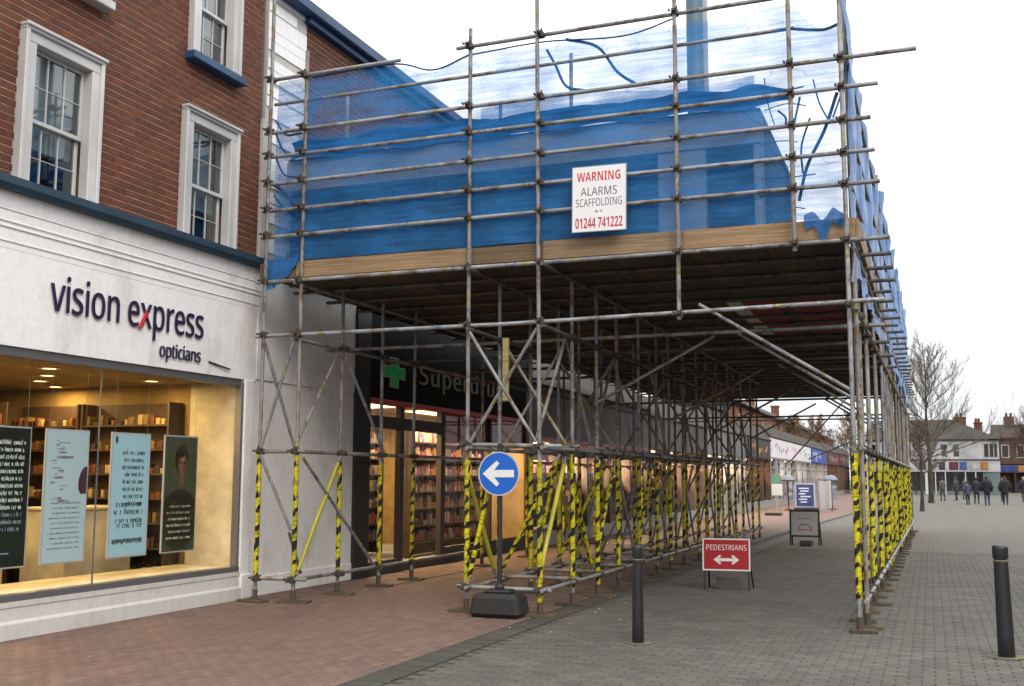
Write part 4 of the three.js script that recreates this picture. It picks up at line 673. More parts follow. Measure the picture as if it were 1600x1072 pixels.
{
  const x = -4.737, y = 1.645, z = -11.98, t = thing('arrow_sign', 'round blue sign with a white left arrow on a pole in a black rubber base', 'sign', [x, 0, z]);
  const disc = (r, d, zz) => { const g = new THREE.CylinderGeometry(r, r, d, 48); g.rotateX(Math.PI / 2); g.translate(x, y, zz); return g; };
  part('disc', disc(.258, .012, z), mat.frameWhite, t); part('blue_face', disc(.243, .003, z + .0075), std([.006, .11, .52], { roughness: .4 }), t);
  const a = [[-.205, 0], [-.03, .15], [.005, .12], [-.06, .042], [.19, .042], [.19, -.042], [-.06, -.042], [.005, -.12], [-.03, -.15]]; const ag = new THREE.ExtrudeGeometry(new THREE.Shape(a.map(p => new THREE.Vector2(p[0] + .005, p[1]))), { depth: .003, bevelEnabled: false }); ag.translate(x, y, z + .009); part('arrow', ag, std([.72, .72, .74], { roughness: .45 }), t);
  part('pole', [tube(V(x, .25, z - .04), V(x, 2.0, z - .04), .03, 14)], mat.dark, t); part('bracket', [bx(x - .06, x + .06, 1.5, 1.54, z - .055, z - .006), bx(x - .06, x + .06, 1.74, 1.78, z - .055, z - .006)], mat.metalGrey, t);
  const g = bx(-.315, .315, 0, .27, -.22, .22, .05), p = g.attributes.position; for (let i = 0; i < p.count; i++) { const s = 1 - .13 * p.getY(i) / .27; p.setX(i, p.getX(i) * s); p.setZ(i, p.getZ(i) * s); } g.computeVertexNormals(); g.translate(x, 0.0, z - .04);
  part('rubber_base', [g, bx(x - .16, x + .16, .26, .31, z - .15, z + .07, .02)], std([.014, .014, .015], { roughness: .55, bumpMap: grain, bumpScale: .003 }), t); part('collar', lathe([[0, 0], [.06, 0], [.05, .07], [0, .07]], x, .3, z - .04), mat.dark, t);
}
{
  const lab = ['black tapered steel bollard standing in the grey paving beside the red sign', 'black tapered steel bollard at the right edge of the open paving'];
  const mk = (x, z, h, i, tilt, w) => { const lathe0 = lathe, L_ = (p, ...a) => lathe0(p.map(q => [q[0] * w, q[1]]), ...a); const t = thing('bollard', lab[i], 'bollard', [x, 0, z], 'steel bollards in the grey paving'); const P = [[0, 0], [.085, 0], [.083, .2], [.072, h - .16], [.070, h - .155]], b = L_(P, x, 0, z, 28);
    part('post', b, bm, t); part('collar', L_([[.060, h - .158], [.076, h - .15], [.076, h - .14], [.060, h - .132]], x, 0, z, 28), std([.11, .1, .06], { roughness: .7 }), t); part('cap', L_([[0.06, h - .14], [.078, h - .115], [.08, h - .03], [.072, h - .008], [.045, h], [0, h + .002]], x, 0, z, 28), bm, t);
    const f = L_([[.09, 0], [.2, 0], [.2, .004], [.09, .006]], x, .0015, z, 12); part('mortar_ring', f, std([.2, .18, .11], { map: mottle, roughness: .95 }), t); t.rotation.z = tilt; return t; };
  const bm = std([.016, .017, .021], { roughness: .42, bumpMap: grain, bumpScale: .001, map: dirty });
  mk(-2.73, -10.62, .945, 0, -.004, .68); mk(.58, -11.04, 1.0, 1, .012, .86);
}
{ // folding sign on the walkway
  const x = -2.8, z = -16.0, w = .69, t = thing('pedestrian_sign', 'red folding sign with white lettering and a double arrow under the scaffold', 'sign', [x, 0, z]), k = -.13;
  const lean = g => { g.translate(-x, 0, -z); g.rotateX(k); g.rotateY(.1); g.translate(x, 0, z); return g; };
  const face = canvasTex(512, 352, (c, W, H) => { c.fillStyle = '#e8e6e8'; c.fillRect(0, 0, W, H); c.fillStyle = '#a90c18'; c.fillRect(16, 16, W - 32, H - 32); c.fillStyle = '#eceaec'; c.textAlign = 'center'; c.font = '82px sans-serif'; c.save(); c.translate(W / 2, 128); c.scale(.86 * W / c.measureText('PEDESTRIANS').width, 1); c.fillText('PEDESTRIANS', 0, 0); c.restore(); c.beginPath(); [[118, 232], [188, 178], [202, 196], [176, 216], [336, 216], [310, 196], [324, 178], [394, 232], [324, 286], [310, 268], [336, 248], [176, 248], [202, 268], [188, 286]].forEach((p, i) => i ? c.lineTo(...p) : c.moveTo(...p)); c.fill(); });
  part('plate', lean(bx(x - w / 2, x + w / 2, .27, .74, z - .016, z, .004)), mat.dark, t); part('print', lean(plate(w - .008, .462, x, .505, z + .0015)), std([.85, .85, .85], { map: face, roughness: .65 }), t);
  const fr = mat.dark; for (const s of [-1, 1]) { part('leg', lean(bx(x + s * (w / 2 - .03) - .012, x + s * (w / 2 - .03) + .012, 0, .7, z - .045, z - .02, .003)), fr, t); const L = tube(V(x + s * (w / 2 - .06), .62, z - .12), V(x + s * (w / 2 - .02), 0, z - .42), .014, 8); part('leg', L, fr, t); }
  part('ballast_tray', [bx(x - .17, x + .16, .0, .015, z - .14, z - .4), bx(x - .17, x + .16, .015, .17, z - .14, z - .155, .003), bx(x - .17, x - .155, .015, .1, z - .155, z - .4), bx(x + .145, x + .16, .015, .1, z - .155, z - .4)], std([.13, .12, .105], { roughness: .8, map: mottle }), t);
}
{ // second folding board, seen far down the walkway
  const x = -2.84, z = -26.9, t = thing('folding_board', 'grey folding board with faded red print standing far down the covered walkway', 'sign', [x, 0, z]);
  const lean = g => { g.translate(-x, 0, -z); g.rotateX(-.12); g.translate(x, 0, z); return g; };
  const face = canvasTex(256, 224, (c, W, H) => { c.fillStyle = '#aaaeb2'; c.fillRect(0, 0, W, H); c.strokeStyle = '#8e2a30'; c.lineWidth = 9; c.beginPath(); for (let i = 0; i < 8; i++) { c.moveTo(70 + i * 15, 70); c.lineTo(76 + i * 15, 56 + (i * 7) % 17); } c.moveTo(66, 160); c.bezierCurveTo(80, 110, 150, 110, 190, 150); c.lineTo(196, 172); c.lineTo(70, 176); c.closePath(); c.stroke(); });
  part('frame', ['l', 'r', 't', 'b'].map((q, i) => lean([bx(x - .35, x - .31, .02, .86, z - .03, z, .004), bx(x + .31, x + .35, .02, .86, z - .03, z, .004), bx(x - .31, x + .31, .82, .86, z - .03, z, .004), bx(x - .31, x + .31, .22, .26, z - .03, z, .004)][i])), mat.dark, t);
  part('board', lean(bx(x - .31, x + .31, .26, .82, z - .02, z - .01)), std([.15, .16, .17], { roughness: .6 }), t); part('print', lean(plate(.61, .55, x, .54, z - .0085)), std([.8, .8, .8], { map: face, roughness: .5 }), t);
  for (const s of [-1, 1]) part('leg', tube(V(x + s * .32, .8, z - .12), V(x + s * .34, 0, z - .5), .016, 8), mat.dark, t); part('ballast', bx(x - .14, x + .16, 0, .12, z - .12, z - .4, .03), std([.05, .05, .048], { roughness: .9 }), t);
}
{ // displays out on the footway beyond the scaffold
  const post = thing('poster_stand', 'blue and white poster stand set out on the footway before the white shop', 'poster stand', [-5.6, 0, -54.5]);
  const f = canvasTex(128, 192, (c, W, H) => { c.fillStyle = '#b4b4c0'; c.fillRect(0, 0, W, H); c.fillStyle = '#39477e'; c.fillRect(8, 8, W - 16, H - 16); c.fillStyle = '#dfe2f4'; for (let i = 0; i < 6; i++) c.fillRect(24 + (i % 2) * 10, 34 + i * 22, 66 - (i % 3) * 12, 10); });
  part('panel', bx(-6.15, -5.2, .2, 1.36, -54.5, -54.56, .01), std([.5, .5, .6], { roughness: .5 }), post); part('print', plate(.93, 1.14, -5.675, .78, -54.497), std([.85, .85, .85], { map: f }), post); part('base', [bx(-6.2, -5.1, 0, .2, -54.35, -54.75, .03)], mat.dark, post);
  const ban = thing('white_banner', 'white cloth banner on a frame beside the blue poster stand', 'banner', [-5.0, 0, -55.2]); part('cloth', surface(10, 6, (u, v) => [-5.12 + u * .62, .15 + v * 1.35, -55.2 + .05 * Math.sin(u * 9), u, v]), std([.42, .4, .43], { side: THREE.DoubleSide }), ban); part('pole', [tube(V(-5.12, 0, -55.22), V(-5.12, 1.55, -55.22), .02, 8), tube(V(-4.5, 0, -55.22), V(-4.5, 1.55, -55.22), .02, 8), tube(V(-5.12, 1.52, -55.22), V(-4.5, 1.52, -55.22), .02, 8)], mat.dark, ban);
  const rack = (label, x, z, c) => { const t = thing('card_rack', label, 'display rack', [x, 0, z], 'racks set out on the footway'); part('pole', tube(V(x, .04, z), V(x, 1.55, z), .03, 8), mat.dark, t); part('base', lathe([[0, 0], [.22, 0], [.2, .05], [0, .06]], x, 0, z, 12), mat.dark, t); part('hood', lathe([[0, 1.78], [.2, 1.72], [.33, 1.55], [.34, 1.45], [0, 1.45]], x, 0, z, 14), std([.2, .21, .25], { roughness: .4 }), t);
    const l = []; for (let a = 0; a < 6; a++) for (let k = 0; k < 5; k++) l.push({ x: x + .25 * Math.cos(a * 1.047), z: z + .25 * Math.sin(a * 1.047), y: .55 + k * .18, w: .05, d: .2, h: .15, ry: -a * 1.047, c: pick(c) }); goods(t, l, 'cards'); return t; };
  rack('round card rack with grey hood nearest the kerb', -4.83, -59.4, [[.3, .35, .45], [.5, .5, .55], [.15, .2, .3]]); rack('round card rack with pink and grey cards before the white shop', -6.75, -57, [[.5, .4, .45], [.2, .25, .35], [.55, .55, .55]]); rack('round card rack with magenta cards past the poster stand', -5.5, -66, [[.5, .2, .4], [.6, .5, .6], [.4, .1, .2]]);
  const s = thing('price_stand', 'slim stand with green and white cards on a dark base on the footway', 'stand', [-6.2, 0, -48.6]); part('base', bx(-6.75, -6.05, 0, .12, -48.3, -48.8, .03), mat.dark, s); part('post', tube(V(-6.25, .12, -48.6), V(-6.25, 1.0, -48.6), .03, 8), std([.4, .3, .25]), s); part('card', bx(-6.45, -6.0, .85, 1.35, -48.55, -48.6, .01), std([.6, .64, .6]), s); part('card', bx(-6.42, -6.1, 1.36, 1.75, -48.55, -48.6, .01), std([.1, .3, .18]), s); part('flag', bx(-6.28, -6.2, 1.75, 2.4, -48.57, -48.6), std([.2, .25, .32]), s);
  const bin = thing('litter_bin', 'slim dark green litter bin on the paving past the end of the scaffold', 'bin', [-.87, 0, -48]); part('body', lathe([[0, 0], [.15, 0], [.17, .04], [.16, 1.15], [0, 1.15]], -.87, 0, -48, 16), std([.02, .035, .035], { roughness: .5 }), bin); part('hood', lathe([[.12, 1.15], [.17, 1.18], [.18, 1.34], [.1, 1.42], [0, 1.43]], -.87, 0, -48, 16), std([.025, .04, .04], { roughness: .5 }), bin);
}

{ // bits of leaf and litter lying along the edging
  const n = 130, im = shade(new THREE.InstancedMesh(new THREE.CircleGeometry(.02, 5), std([1, 1, 1], { side: THREE.DoubleSide, roughness: .9 }), n)), o = new THREE.Object3D();
  for (let i = 0; i < n; i++) { const e = rnd() < .6; o.position.set(e ? rr(-4.35, -3.7) : rr(-8, 4), .012 + rr(0, .004), rr(-22, -7.2)); o.rotation.set(-Math.PI / 2 + rr(-.25, .25), rr(-.25, .25), rr(0, 6)); o.scale.set(rr(.4, 1.1), rr(.3, .8), 1); o.updateMatrix(); im.setMatrixAt(i, o.matrix); im.setColorAt(i, lin(...pick([[.3, .22, .07], [.2, .12, .05], [.45, .43, .4], [.12, .09, .05]]))); }
  im.name = 'leaf_litter'; im.userData = { kind: 'stuff', label: 'scattered specks of fallen leaf and litter on the paving', category: 'litter' }; scene.add(im);
}

// ---------------------------------------------------------------- people far along the street
function person(label, x, z, turn, o) {
  const H = o.h || 1.72, s = H / 1.75, st = o.step || 0, J = { hip: [0, .92, 0], chest: [0, 1.3, .01], neck: [0, 1.5, .0], head: [0, 1.63, -.01] };
  const B = [];   // [a, b, ra, rb, kind]
  const C = o.coat || 0;
  B.push([[0, .95, 0], [0, 1.32, 0], .15 + C * .5, .16 + C, 1], [[-.12, 1.38, 0], [.12, 1.38, 0], .09 + C * .6, .09 + C * .6, 1], [[0, 1.4, 0], [0, 1.53, -.01], .06, .055, 2], [[0, 1.6, -.015], [0, 1.67, -.005], .088, .092, 3], [[0, 1.58, -.075], [0, 1.585, -.1], .02, .012, 2]);
  if (C) B.push([[0, .8, 0], [0, 1.1, 0], .17, .17 + C * .4, 1]);
  if (o.hood) B.push([[0, 1.5, .06], [0, 1.58, .05], .1, .08, 1]);
  for (const q of [-1, 1]) {
    const f = q * st; B.push([[q * .09, .92, 0], [q * .1, .5, -.1 * f - .02], .095, .068, 0], [[q * .1, .5, -.1 * f - .02], [q * .1, .1, .03 * f - .08 * f + (f > 0 ? 0 : .08)], .066, .045, 0], [[q * .1, .05, -.08 * f + .08 * (f < 0)], [q * .11, .035, -.08 * f - .15 + .08 * (f < 0)], .045, .035, 4]);
    B.push([[q * .19, 1.38, 0], [q * (.25 + C * .4), 1.1, .02 + .08 * f], .066 + C * .3, .055 + C * .3, 1], [[q * (.25 + C * .4), 1.1, .02 + .08 * f], [q * (.24 + C * .3), .88, -.06 + .1 * f], .053 + C * .3, .042 + C * .2, 1], [[q * (.24 + C * .3), .86, -.065 + .1 * f], [q * (.235 + C * .3), .77, -.08 + .1 * f], .04, .03, 2]);
    B.push([[q * .092, 1.63, .0], [q * .096, 1.615, .005], .018, .014, 2]);
  }
  const N = 76, mc = new MarchingCubes(N, new THREE.MeshStandardMaterial(), false, false, 120000); mc.isolation = 0;
  const half = .98, dist = (p, a, b, ra, rb) => { const dx = b[0] - a[0], dy = b[1] - a[1], dz = b[2] - a[2], L = dx * dx + dy * dy + dz * dz; const t = clamp(((p[0] - a[0]) * dx + (p[1] - a[1]) * dy + (p[2] - a[2]) * dz) / L); return Math.hypot(p[0] - a[0] - dx * t, p[1] - a[1] - dy * t, p[2] - a[2] - dz * t) - (ra + (rb - ra) * t); };
  const k = .022, toP = (i, c) => (i - N / 2) / (N / 2) * half + c;
  for (let c = 0; c < N; c++) for (let b = 0; b < N; b++) for (let a = 0; a < N; a++) { const p = [toP(a, 0), toP(b, .88), toP(c, 0)]; let d = 9; if (Math.abs(p[0]) < .55 && Math.abs(p[2]) < .45) for (const q of B) { const e = dist(p, ...q); const h = clamp(.5 + .5 * (d - e) / k); d = d * (1 - h) + e * h - k * h * (1 - h); } mc.field[a + b * N + c * N * N] = -d; }
  mc.update(); const n = mc.count, P = Array.from(mc.positionArray.slice(0, n * 3)), Q = Array.from(mc.normalArray.slice(0, n * 3)), col = [];
  const pal = [o.legs, o.top, [.42, .26, .19], o.hair, [.02, .02, .02]];
  for (let i = 0; i < n; i++) { const p = [P[i * 3] * half, P[i * 3 + 1] * half + .88, P[i * 3 + 2] * half]; let best = 9, kind = 0; for (const q of B) { const e = dist(p, ...q); if (e < best) { best = e; kind = q[4]; } } if (kind === 3 && p[2] < -.05 && p[1] < 1.66) kind = 2; let cc = pal[kind]; if (kind === 2 && p[1] > 1.55 && p[2] < -.07 && (Math.abs(p[1] - 1.645) < .012 && Math.abs(Math.abs(p[0]) - .035) < .015 || Math.abs(p[1] - 1.55) < .01)) cc = [.08, .04, .04]; col.push(...cc); P[i * 3] = p[0] * s; P[i * 3 + 1] = p[1] * s; P[i * 3 + 2] = p[2] * s; }
  const g = raw(P, new Array(n * 2).fill(0), Q); g.setAttribute('color', new THREE.Float32BufferAttribute(col, 3)); g.rotateY(turn); g.translate(x, 0, z);
  const t = thing('person', label, 'person', [x, 0, z], 'people walking far along the street'); part('body', g, std([1, 1, 1], { vertexColors: true, roughness: .9 }), t);
  if (o.bag) { const a = V(o.bag * .34, 0, 0).applyAxisAngle(V(0, 1, 0), turn), bg = bx(-.05, .05, .45, .8, -.15, .15, .03); bg.rotateY(turn); bg.translate(x + a.x, 0, z + a.z); const th = thing('shopping_bag', o.bagLabel, 'bag', [x + a.x, .45, z + a.z]); part('sack', bg, std(o.bagCol || [.5, .5, .5]), th); part('handle', tube(V(x + a.x, .8, z + a.z), V(x + a.x, .93, z + a.z), .012, 6), mat.dark, th); }
  return t;
}
const nv = [.018, .022, .045], bk = [.014, .014, .016], jean = [.03, .04, .085];
person('person in bulky black coat and blue jeans walking away, left of a similar walker', 3.15, -72, .05, { h: 1.74, top: bk, legs: jean, hair: [.03, .02, .015], coat: .1, step: .6 });
person('person in bulky black hooded jacket and dark trousers walking away, right of a similar walker', 4.27, -74, -.05, { h: 1.75, top: [.016, .017, .022], legs: nv, hair: [.05, .04, .03], coat: .1, step: -.5, hood: true });
person('small person in dark purple clothes standing nearest the bare tree', 2.13, -74, .4, { h: 1.46, top: [.06, .05, .1], legs: nv, hair: [.06, .03, .02], step: .2, coat: .01 });
person('taller person in navy behind the small purple clothed person', 2.75, -77, -.3, { h: 1.68, top: nv, legs: [.02, .02, .03], hair: [.02, .015, .01], step: .5, coat: .03 });
person('person in a brown coat half hidden behind the black coat walker', 4.75, -85, .2, { h: 1.66, top: [.1, .06, .05], legs: bk, hair: [.2, .15, .1], coat: .04, step: .4 });
person('person in grey walking between the tree trunk and the far shops', .8, -86, .6, { h: 1.7, top: [.09, .08, .08], legs: [.05, .04, .04], hair: [.03, .02, .02], step: -.6 });
person('person in dark jacket left in the pair outside the white corner building', 1.75, -88, 1.2, { h: 1.72, top: [.04, .045, .06], legs: [.03, .03, .035], hair: [.04, .03, .02], step: .5, coat: .03 });
person('person in blue grey right in the pair outside the white corner building', 2.5, -94, -1.1, { h: 1.65, top: [.05, .07, .1], legs: [.02, .02, .025], hair: [.1, .06, .03], step: .3, coat: .02 });
person('person in a dark navy coat at the far right edge of the street', 6.05, -84, .1, { h: 1.74, top: nv, legs: [.03, .03, .035], hair: [.3, .28, .26], step: .5, coat: .06 });
person('person in a dark olive coat beside the navy one at the right edge', 6.95, -82, -.2, { h: 1.7, top: [.03, .035, .02], legs: bk, hair: [.25, .22, .2], step: -.4, coat: .06 });

// ---------------------------------------------------------------- trees
function bareTree(label, x, z, H, o = {}) {
  const t = thing('bare_tree', label, 'tree', [x, 0, z]), r = mulberry(o.seed || 3), q = (a, b) => a + (b - a) * r(), trunk = [], limbs = [], twigs = [], tips = [];
  const tr = o.trunk || .17, bend = [q(-.02, .02), q(-.02, .02)], at = y => V(x + bend[0] * y + .05 * Math.sin(y * .9), y, z + bend[1] * y), rad = y => Math.max(.018, tr * Math.pow(1 - y / H, .9) * (y < .5 ? 1.25 - y * .5 : 1));
  const ys = []; for (let y = 0; y < H; y += H / 14) ys.push(y); ys.push(H);
  for (let i = 0; i + 1 < ys.length; i++) trunk.push(tube(at(ys[i]), at(ys[i + 1]), rad(ys[i]), 9, false, rad(ys[i + 1]), ys[i]));
  part('trunk', trunk, o.bark || std([.075, .065, .04], { map: mottle, roughness: .95 }), t);
  const grow = (p, d, L, R, lev) => {
    const n = 3; let a = p.clone(), dir = d.clone();
    for (let i = 0; i < n; i++) {
      dir.add(V(q(-.2, .2), q(-.02, .26) * (o.up || 1), q(-.2, .2))).normalize(); const b = a.clone().addScaledVector(dir, L / n), ra = R * (1 - i / n * .6), rb = R * (1 - (i + 1) / n * .6);
      (lev < 2 ? limbs : twigs).push(tube(a, b, Math.max(ra * .7, .005), lev < 2 ? 5 : 3, false, Math.max(rb * .8, .004)));
      if (lev < 3) { const m = lev === 0 ? 3 : 2; for (let k = 0; k < m; k++) { const sd = dir.clone().add(V(q(-1, 1), q(-.25, .7), q(-1, 1)).multiplyScalar(.75)).normalize(); grow(a.clone().lerp(b, q(.2, 1)), sd, L * q(.36, .6), rb * .6, lev + 1); } }
      a = b; if (lev >= 2) tips.push(b);
    }
  };
  const n = o.limbs || 30, y0 = o.from || .32;
  for (let i = 0; i < n; i++) { const y = H * (y0 + (.96 - y0) * Math.pow(i / n, .9)), an = i * 2.4 + q(-.3, .3), f = (y / H - y0) / (1 - y0), L = (o.spread || .36) * H * (1 - .72 * f) * q(.75, 1.1), el = (o.flat || .25) + f * .8; grow(at(y), V(Math.cos(an) * Math.cos(el), Math.sin(el), Math.sin(an) * Math.cos(el)), L, rad(y) * .5 + .012, 0); }
  const cm = o.twig || std([.13, .11, .085], { roughness: 1 }); const cr = part('crown', limbs, cm, t); part('twigs', twigs, cm, cr, { kind: 'stuff' });
  if (o.leaves) { const im = shade(new THREE.InstancedMesh(new THREE.CircleGeometry(.5, 5), std([1, 1, 1], { side: THREE.DoubleSide, roughness: .9 }), o.leaves)), ob = new THREE.Object3D(); for (let i = 0; i < o.leaves; i++) { const p = tips[Math.floor(r() * tips.length)]; ob.position.set(p.x - x + q(-.2, .2), p.y + q(-.2, .2), p.z - z + q(-.2, .2)); ob.rotation.set(q(0, 6), q(0, 6), q(0, 6)); const s = q(.1, .24); ob.scale.set(s, s * .7, s); ob.updateMatrix(); im.setMatrixAt(i, ob.matrix); const k = q(.6, 1.2), c = o.leafCol; im.setColorAt(i, lin(c[0] * k, c[1] * k, c[2] * k)); } im.name = 'leaves'; im.userData.kind = 'stuff'; im._b = t._b; t.add(im); }
  return t;
}
bareTree('tall leafless street tree with a mossy trunk standing in the open paving', 0.0, -78, 10.0, { seed: 12, limbs: 28, spread: .4, trunk: .17, from: .3 });
bareTree('small leafless tree with a thin leaning trunk nearer than the tall tree', -.44, -58, 4.3, { seed: 21, limbs: 16, spread: .3, trunk: .1, from: .42 });
bareTree('brown twiggy tree at the right edge, the nearer of two', 8.3, -96, 6.9, { seed: 33, limbs: 26, spread: .42, trunk: .14, from: .28, twig: std([.09, .05, .04], { roughness: 1 }) });
bareTree('brown twiggy tree at the right edge, the farther of two', 9.2, -112, 8.2, { seed: 44, limbs: 26, spread: .42, trunk: .16, from: .28, twig: std([.1, .06, .05], { roughness: 1 }) });
bareTree('yellow brown autumn tree beyond the far end of the parade', -9.6, -150, 9.6, { seed: 55, limbs: 22, spread: .4, trunk: .2, from: .25, leaves: 2600, leafCol: [.26, .15, .035] });
bareTree('orange brown autumn tree standing before the brick terrace', -12.2, -134, 8.2, { seed: 66, limbs: 22, spread: .4, trunk: .2, from: .25, leaves: 2600, leafCol: [.24, .1, .03] });
bareTree('olive brown autumn tree at the near end of the brick terrace', -12.0, -104, 6.8, { seed: 67, limbs: 20, spread: .4, trunk: .18, from: .3, leaves: 1500, leafCol: [.2, .12, .035] });

// ---------------------------------------------------------------- buildings closing the street
{
  const zf = -120, x0 = -6.2, x1 = 5.0, E = 5.45, t = thing('corner_building', 'white two storey corner building with shops below, closing the far end of the street', 'building', [-4, 0, zf]);
  const W = std([.62, .62, .65], { roughness: .7, map: mottleBig }), pale = std([.5, .52, .53], { roughness: .6 });
  const wallZ = (y0, y1, holes) => { const o = []; let x = x0; for (const [a, b] of holes) { o.push(bx(x, a, y0, y1, zf - .3, zf)); x = b; } o.push(bx(x, x1, y0, y1, zf - .3, zf)); return o; };
  const holes = []; for (let x = -5.8; x < 4.4; x += 1.15) if (Math.floor((x + 5.8) / 1.15 + .01) % 3 !== 2) holes.push([x, x + .62]);
  // quarter round corner, then a side running away
  const arc = []; for (let i = 0; i <= 8; i++) { const a = i / 8 * 1.25; arc.push([x1 + 1.7 * Math.sin(a), zf - 1.7 + 1.7 * Math.cos(a)]); }
  const wrap = (y0, y1, off, m, name, par = t) => part(name, arc.slice(0, -1).map((p, i) => { const q = arc[i + 1], c = V((p[0] + q[0]) / 2, (y0 + y1) / 2, (p[1] + q[1]) / 2), L = Math.hypot(q[0] - p[0], q[1] - p[1]), g = bx(-L / 2 - .02, L / 2 + .02, -(y1 - y0) / 2, (y1 - y0) / 2, -.3, off); g.rotateY(Math.atan2(-(q[1] - p[1]), q[0] - p[0])); g.translate(c.x, c.y, c.z); return g; }), m, par);
  part('wall', [...wallZ(3.75, 5.2, holes), bx(x0, x1, 3.5, 3.75, zf - .3, zf), bx(x0, x1, 5.2, E, zf - .3, zf), bx(x0, x0 + .3, 0, E, zf - 12, zf - .3), bx(x0, x1 + 2, 0, E, zf - 12.3, zf - 12), bx(x0 + .3, x1, 3.3, 3.4, zf - 12, zf - .3)], W, t); wrap(3.5, E, 0, W, 'corner_wall');
  part('wall', bx(x1 + 1.3, x1 + 1.6, 0, E, zf - 12, zf - 1.3), W, t);
  for (const [a, b] of holes) { const f = part('window', [bx(a, b, 3.75, 3.82, zf - .16, zf - .05), bx(a, b, 4.45, 4.5, zf - .16, zf - .08), bx(a, a + .05, 3.82, 5.2, zf - .16, zf - .08), bx(b - .05, b, 3.82, 5.2, zf - .16, zf - .08)], mat.frameWhite, t); part('pane', bx(a + .05, b - .05, 3.82, 5.2, zf - .14, zf - .13), windowGlass, f); }
  for (const i of [1, 3, 5]) { const p = arc[i], q = arc[i + 1], g = bx(-.2, .2, -.65, .65, .0, .03); g.rotateY(Math.atan2(-(q[1] - p[1]), q[0] - p[0])); g.translate((p[0] + q[0]) / 2, 4.45, (p[1] + q[1]) / 2); part('window', g, mat.dark, t); }
  part('cornice', [bx(x0, x1, E, E + .14, zf - .3, zf + .15, .03), bx(x0, x1, 3.45, 3.56, zf - .1, zf + .14, .02)], mat.dark, t); wrap(3.45, 3.56, .14, mat.dark, 'cornice'); wrap(E, E + .14, .15, mat.dark, 'cornice');
  part('fascia', bx(x0, x1, 2.3, 3.45, zf - .3, zf + .06), W, t); wrap(2.3, 3.45, .06, W, 'fascia');
  const sc = [[.5, .2, .35], [.6, .6, .62], [.35, .15, .35], [.6, .3, .35], [.55, .55, .6], [.1, .05, .08], [.45, .48, .5], [.04, .04, .06], [.15, .02, .05], [.05, .12, .4], [.55, .55, .5], [.5, .22, .08], [.5, .5, .5], [.1, .35, .35], [.5, .15, .22]];
  const sm = new Map(); for (let i = 0, x = -6; x < 4.9; i++, x += .98) { const c = sc[i % sc.length]; const k = c.join(); if (!sm.has(k)) sm.set(k, std(c, { map: mottle, roughness: .5 })); part('sign_board', bx(x, x + rr(.55, .9), 2.5, 3.3, zf + .06, zf + .1, .02), sm.get(k), t); }
  for (let i = 0, x = x0; x < x1 + .01; i++, x += .95) part('column', bx(x, x + (i % 3 ? .1 : .26), 0, 2.3, zf - .3, zf + .02), i % 4 === 1 ? mat.dark : pale, t);
  part('shop_window', [bx(x0 + .1, x1, .35, 2.3, zf - .16, zf - .15)], mat.glass, t); part('stall_riser', bx(x0, x1, 0, .35, zf - .3, zf + .01), std([.12, .16, .18]), t); wrap(0, 2.3, -.05, std([.1, .14, .15], { roughness: .2 }), 'corner_shopfront');
  part('interior_wall', bx(x0 + .3, x1, 0, 3.3, zf - 3, zf - 3.1), std([.3, .33, .35], { map: mottle }), t); part('interior_floor', bx(x0 + .3, x1, 0, .03, zf - 3, zf - .3), mat.sill, t);
  const R = new THREE.BufferGeometry(), z1 = zf - 12.3, yr = 7.9, e = E + .14, pts = [[x0, e, zf + .2], [x1 + 1.8, e, zf + .2], [x1 + 1.8, e, z1], [x0, e, z1], [x0, yr, zf - 6], [x1 - 2.6, yr, zf - 6]], f = [[0, 1, 5], [0, 5, 4], [1, 2, 5], [2, 3, 4], [2, 4, 5], [3, 0, 4], [0, 3, 2], [0, 2, 1]]; R.setAttribute('position', new THREE.Float32BufferAttribute(f.flat().flatMap(i => pts[i]), 3)); part('roof', metricUV(R), std([.06, .05, .04], { map: mottleBig, roughness: .95 }), t);
  for (const [cx, cz, h, w] of [[2.6, -125.2, 8.15, 1.2], [4.6, -126, 7.6, .8], [-4, -126, 8.4, 1.3]]) part('chimney', [bx(cx, cx + w, 6, h, cz, cz - .8, .03), bx(cx - .06, cx + w + .06, h - .16, h - .05, cz + .06, cz - .86), ...[.25, .6].map(k => tube(V(cx + w * k, h, cz - .4), V(cx + w * k, h + .4, cz - .4), .13, 8))], std([.2, .07, .045], { map: mottle, roughness: .9 }), t);
}
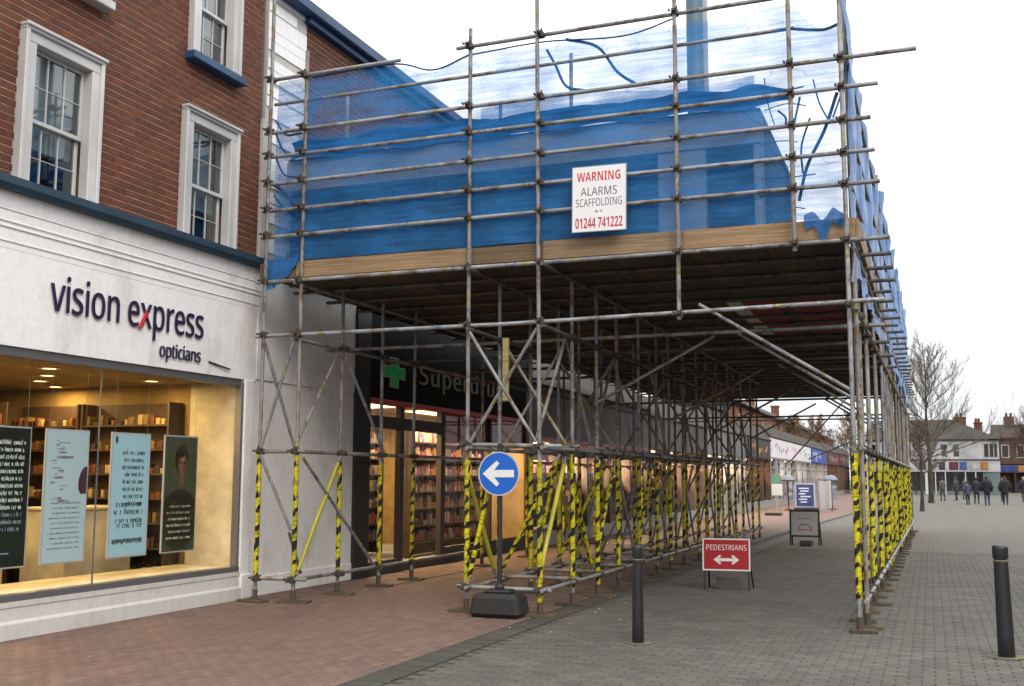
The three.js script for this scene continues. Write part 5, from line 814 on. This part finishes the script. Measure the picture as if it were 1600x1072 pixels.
{
  const zf = -138, t = thing('brick_building', 'dark brick building with a steep gable seen past the white corner building', 'building', [12, 0, zf]), br = std([.13, .075, .055], { map: mottle, roughness: .9 });
  part('wall', [bx(7.2, 22, 3.3, 6.2, zf - 8, zf), bx(7.2, 22, 0, 3.3, zf - 8, zf - 1)], br, t); part('fascia', bx(7.2, 22, 2.3, 3.2, zf - .9, zf + .05), std([.06, .04, .06]), t);
  [[7.4, 9.2, [.04, .06, .3]], [9.5, 11.2, [.6, .3, .06]], [11.6, 14, [.4, .4, .4]]].forEach(([a, b, c]) => part('sign_board', bx(a, b, 2.4, 3.1, zf + .05, zf + .1, .01), std(c, { map: mottle }), t));
  for (let x = 7.4; x < 21.5; x += 1.6) { part('column', bx(x, x + .2, 0, 2.3, zf - .9, zf), mat.dark, t); const f = part('window', bx(x + .4, x + 1.2, 4, 5.5, zf, zf + .03), mat.frameWhite, t); part('pane', bx(x + .47, x + 1.13, 4.07, 5.43, zf + .03, zf + .035), mat.dark, f); }
  const g = new THREE.ExtrudeGeometry(new THREE.Shape([[-8.3, 6.2], [.3, 6.2], [.3, 6.35], [-4, 8.0], [-8.3, 6.35]].map(p => new THREE.Vector2(...p))), { depth: 15.2, bevelEnabled: false }); g.rotateY(-Math.PI / 2); g.scale(-1, 1, 1); { const I = g.attributes.position; for (let k = 0; k < I.count; k += 3) for (const A of [g.attributes.position, g.attributes.normal]) { const a = [A.getX(k), A.getY(k), A.getZ(k)]; A.setXYZ(k, A.getX(k + 1), A.getY(k + 1), A.getZ(k + 1)); A.setXYZ(k + 1, ...a); } } g.translate(7, 0, zf); part('roof', metricUV(g), mat.roofTile, t);
  for (const [a, h] of [[8.4, 8.9], [11, 9.0], [16, 9.2]]) part('chimney', [bx(a, a + 1.1, 7.5, h, zf - 3, zf - 4, .02), ...[.3, .8].map(k => tube(V(a + k, h, zf - 3.5), V(a + k, h + .45, zf - 3.5), .14, 8))], br, t);
}
{ // the terrace across the street, outside the picture: what the shop windows mirror
  const X = 17, t = thing('opposite_terrace', 'red brick terrace on the other side of the street, mirrored in the upper windows', 'terrace', [X, 0, -20]), holes = [];
  for (let z = 8; z > -56; z -= 3.6) holes.push([4.6, 6.3, z - 1.1, z]);
  part('wall', [...wallWithHoles(X, X + .3, 3.4, 7.0, 10, -58, holes), bx(X, X + .3, 0, .4, 10, -58), bx(X, X + .3, 2.6, 3.4, 10, -58)], std([.19, .075, .05], { map: mottle, roughness: .9 }), t);
  for (const h of holes) { const f = part('window', [bx(X + .05, X + .15, h[0], h[0] + .1, h[2], h[3]), bx(X + .05, X + .15, 5.42, 5.48, h[2], h[3]), bx(X + .05, X + .15, h[0], h[1], h[2], h[2] + .1), bx(X + .05, X + .15, h[0], h[1], h[3] - .1, h[3])], mat.frameWhite, t); part('pane', bx(X + .09, X + .1, h[0], h[1], h[2], h[3]), windowGlass, f); }
  for (let z = 10; z > -58; z -= 4.8) { part('column', bx(X - .05, X + .3, 0, 2.6, z, z - .3), mat.white, t); part('pane', bx(X + .1, X + .11, .4, 2.6, z - .3, z - 4.8), mat.glass, t); }
  part('rear_wall', [bx(X + 7, X + 7.3, 0, 7.6, 10, -58), bx(X + .3, X + 7, 0, 7.6, 10, 9.7), bx(X + .3, X + 7, 0, 7.6, -57.7, -58)], mat.room, t);
  part('roof', profileZ([[X - .3, 7.6], [X + 7.4, 7.6], [X + 3.5, 9.8]], 10.2, -58.2), mat.roofTile, t);
}

scene.updateMatrixWorld(true);
renderer.render(scene, camera);
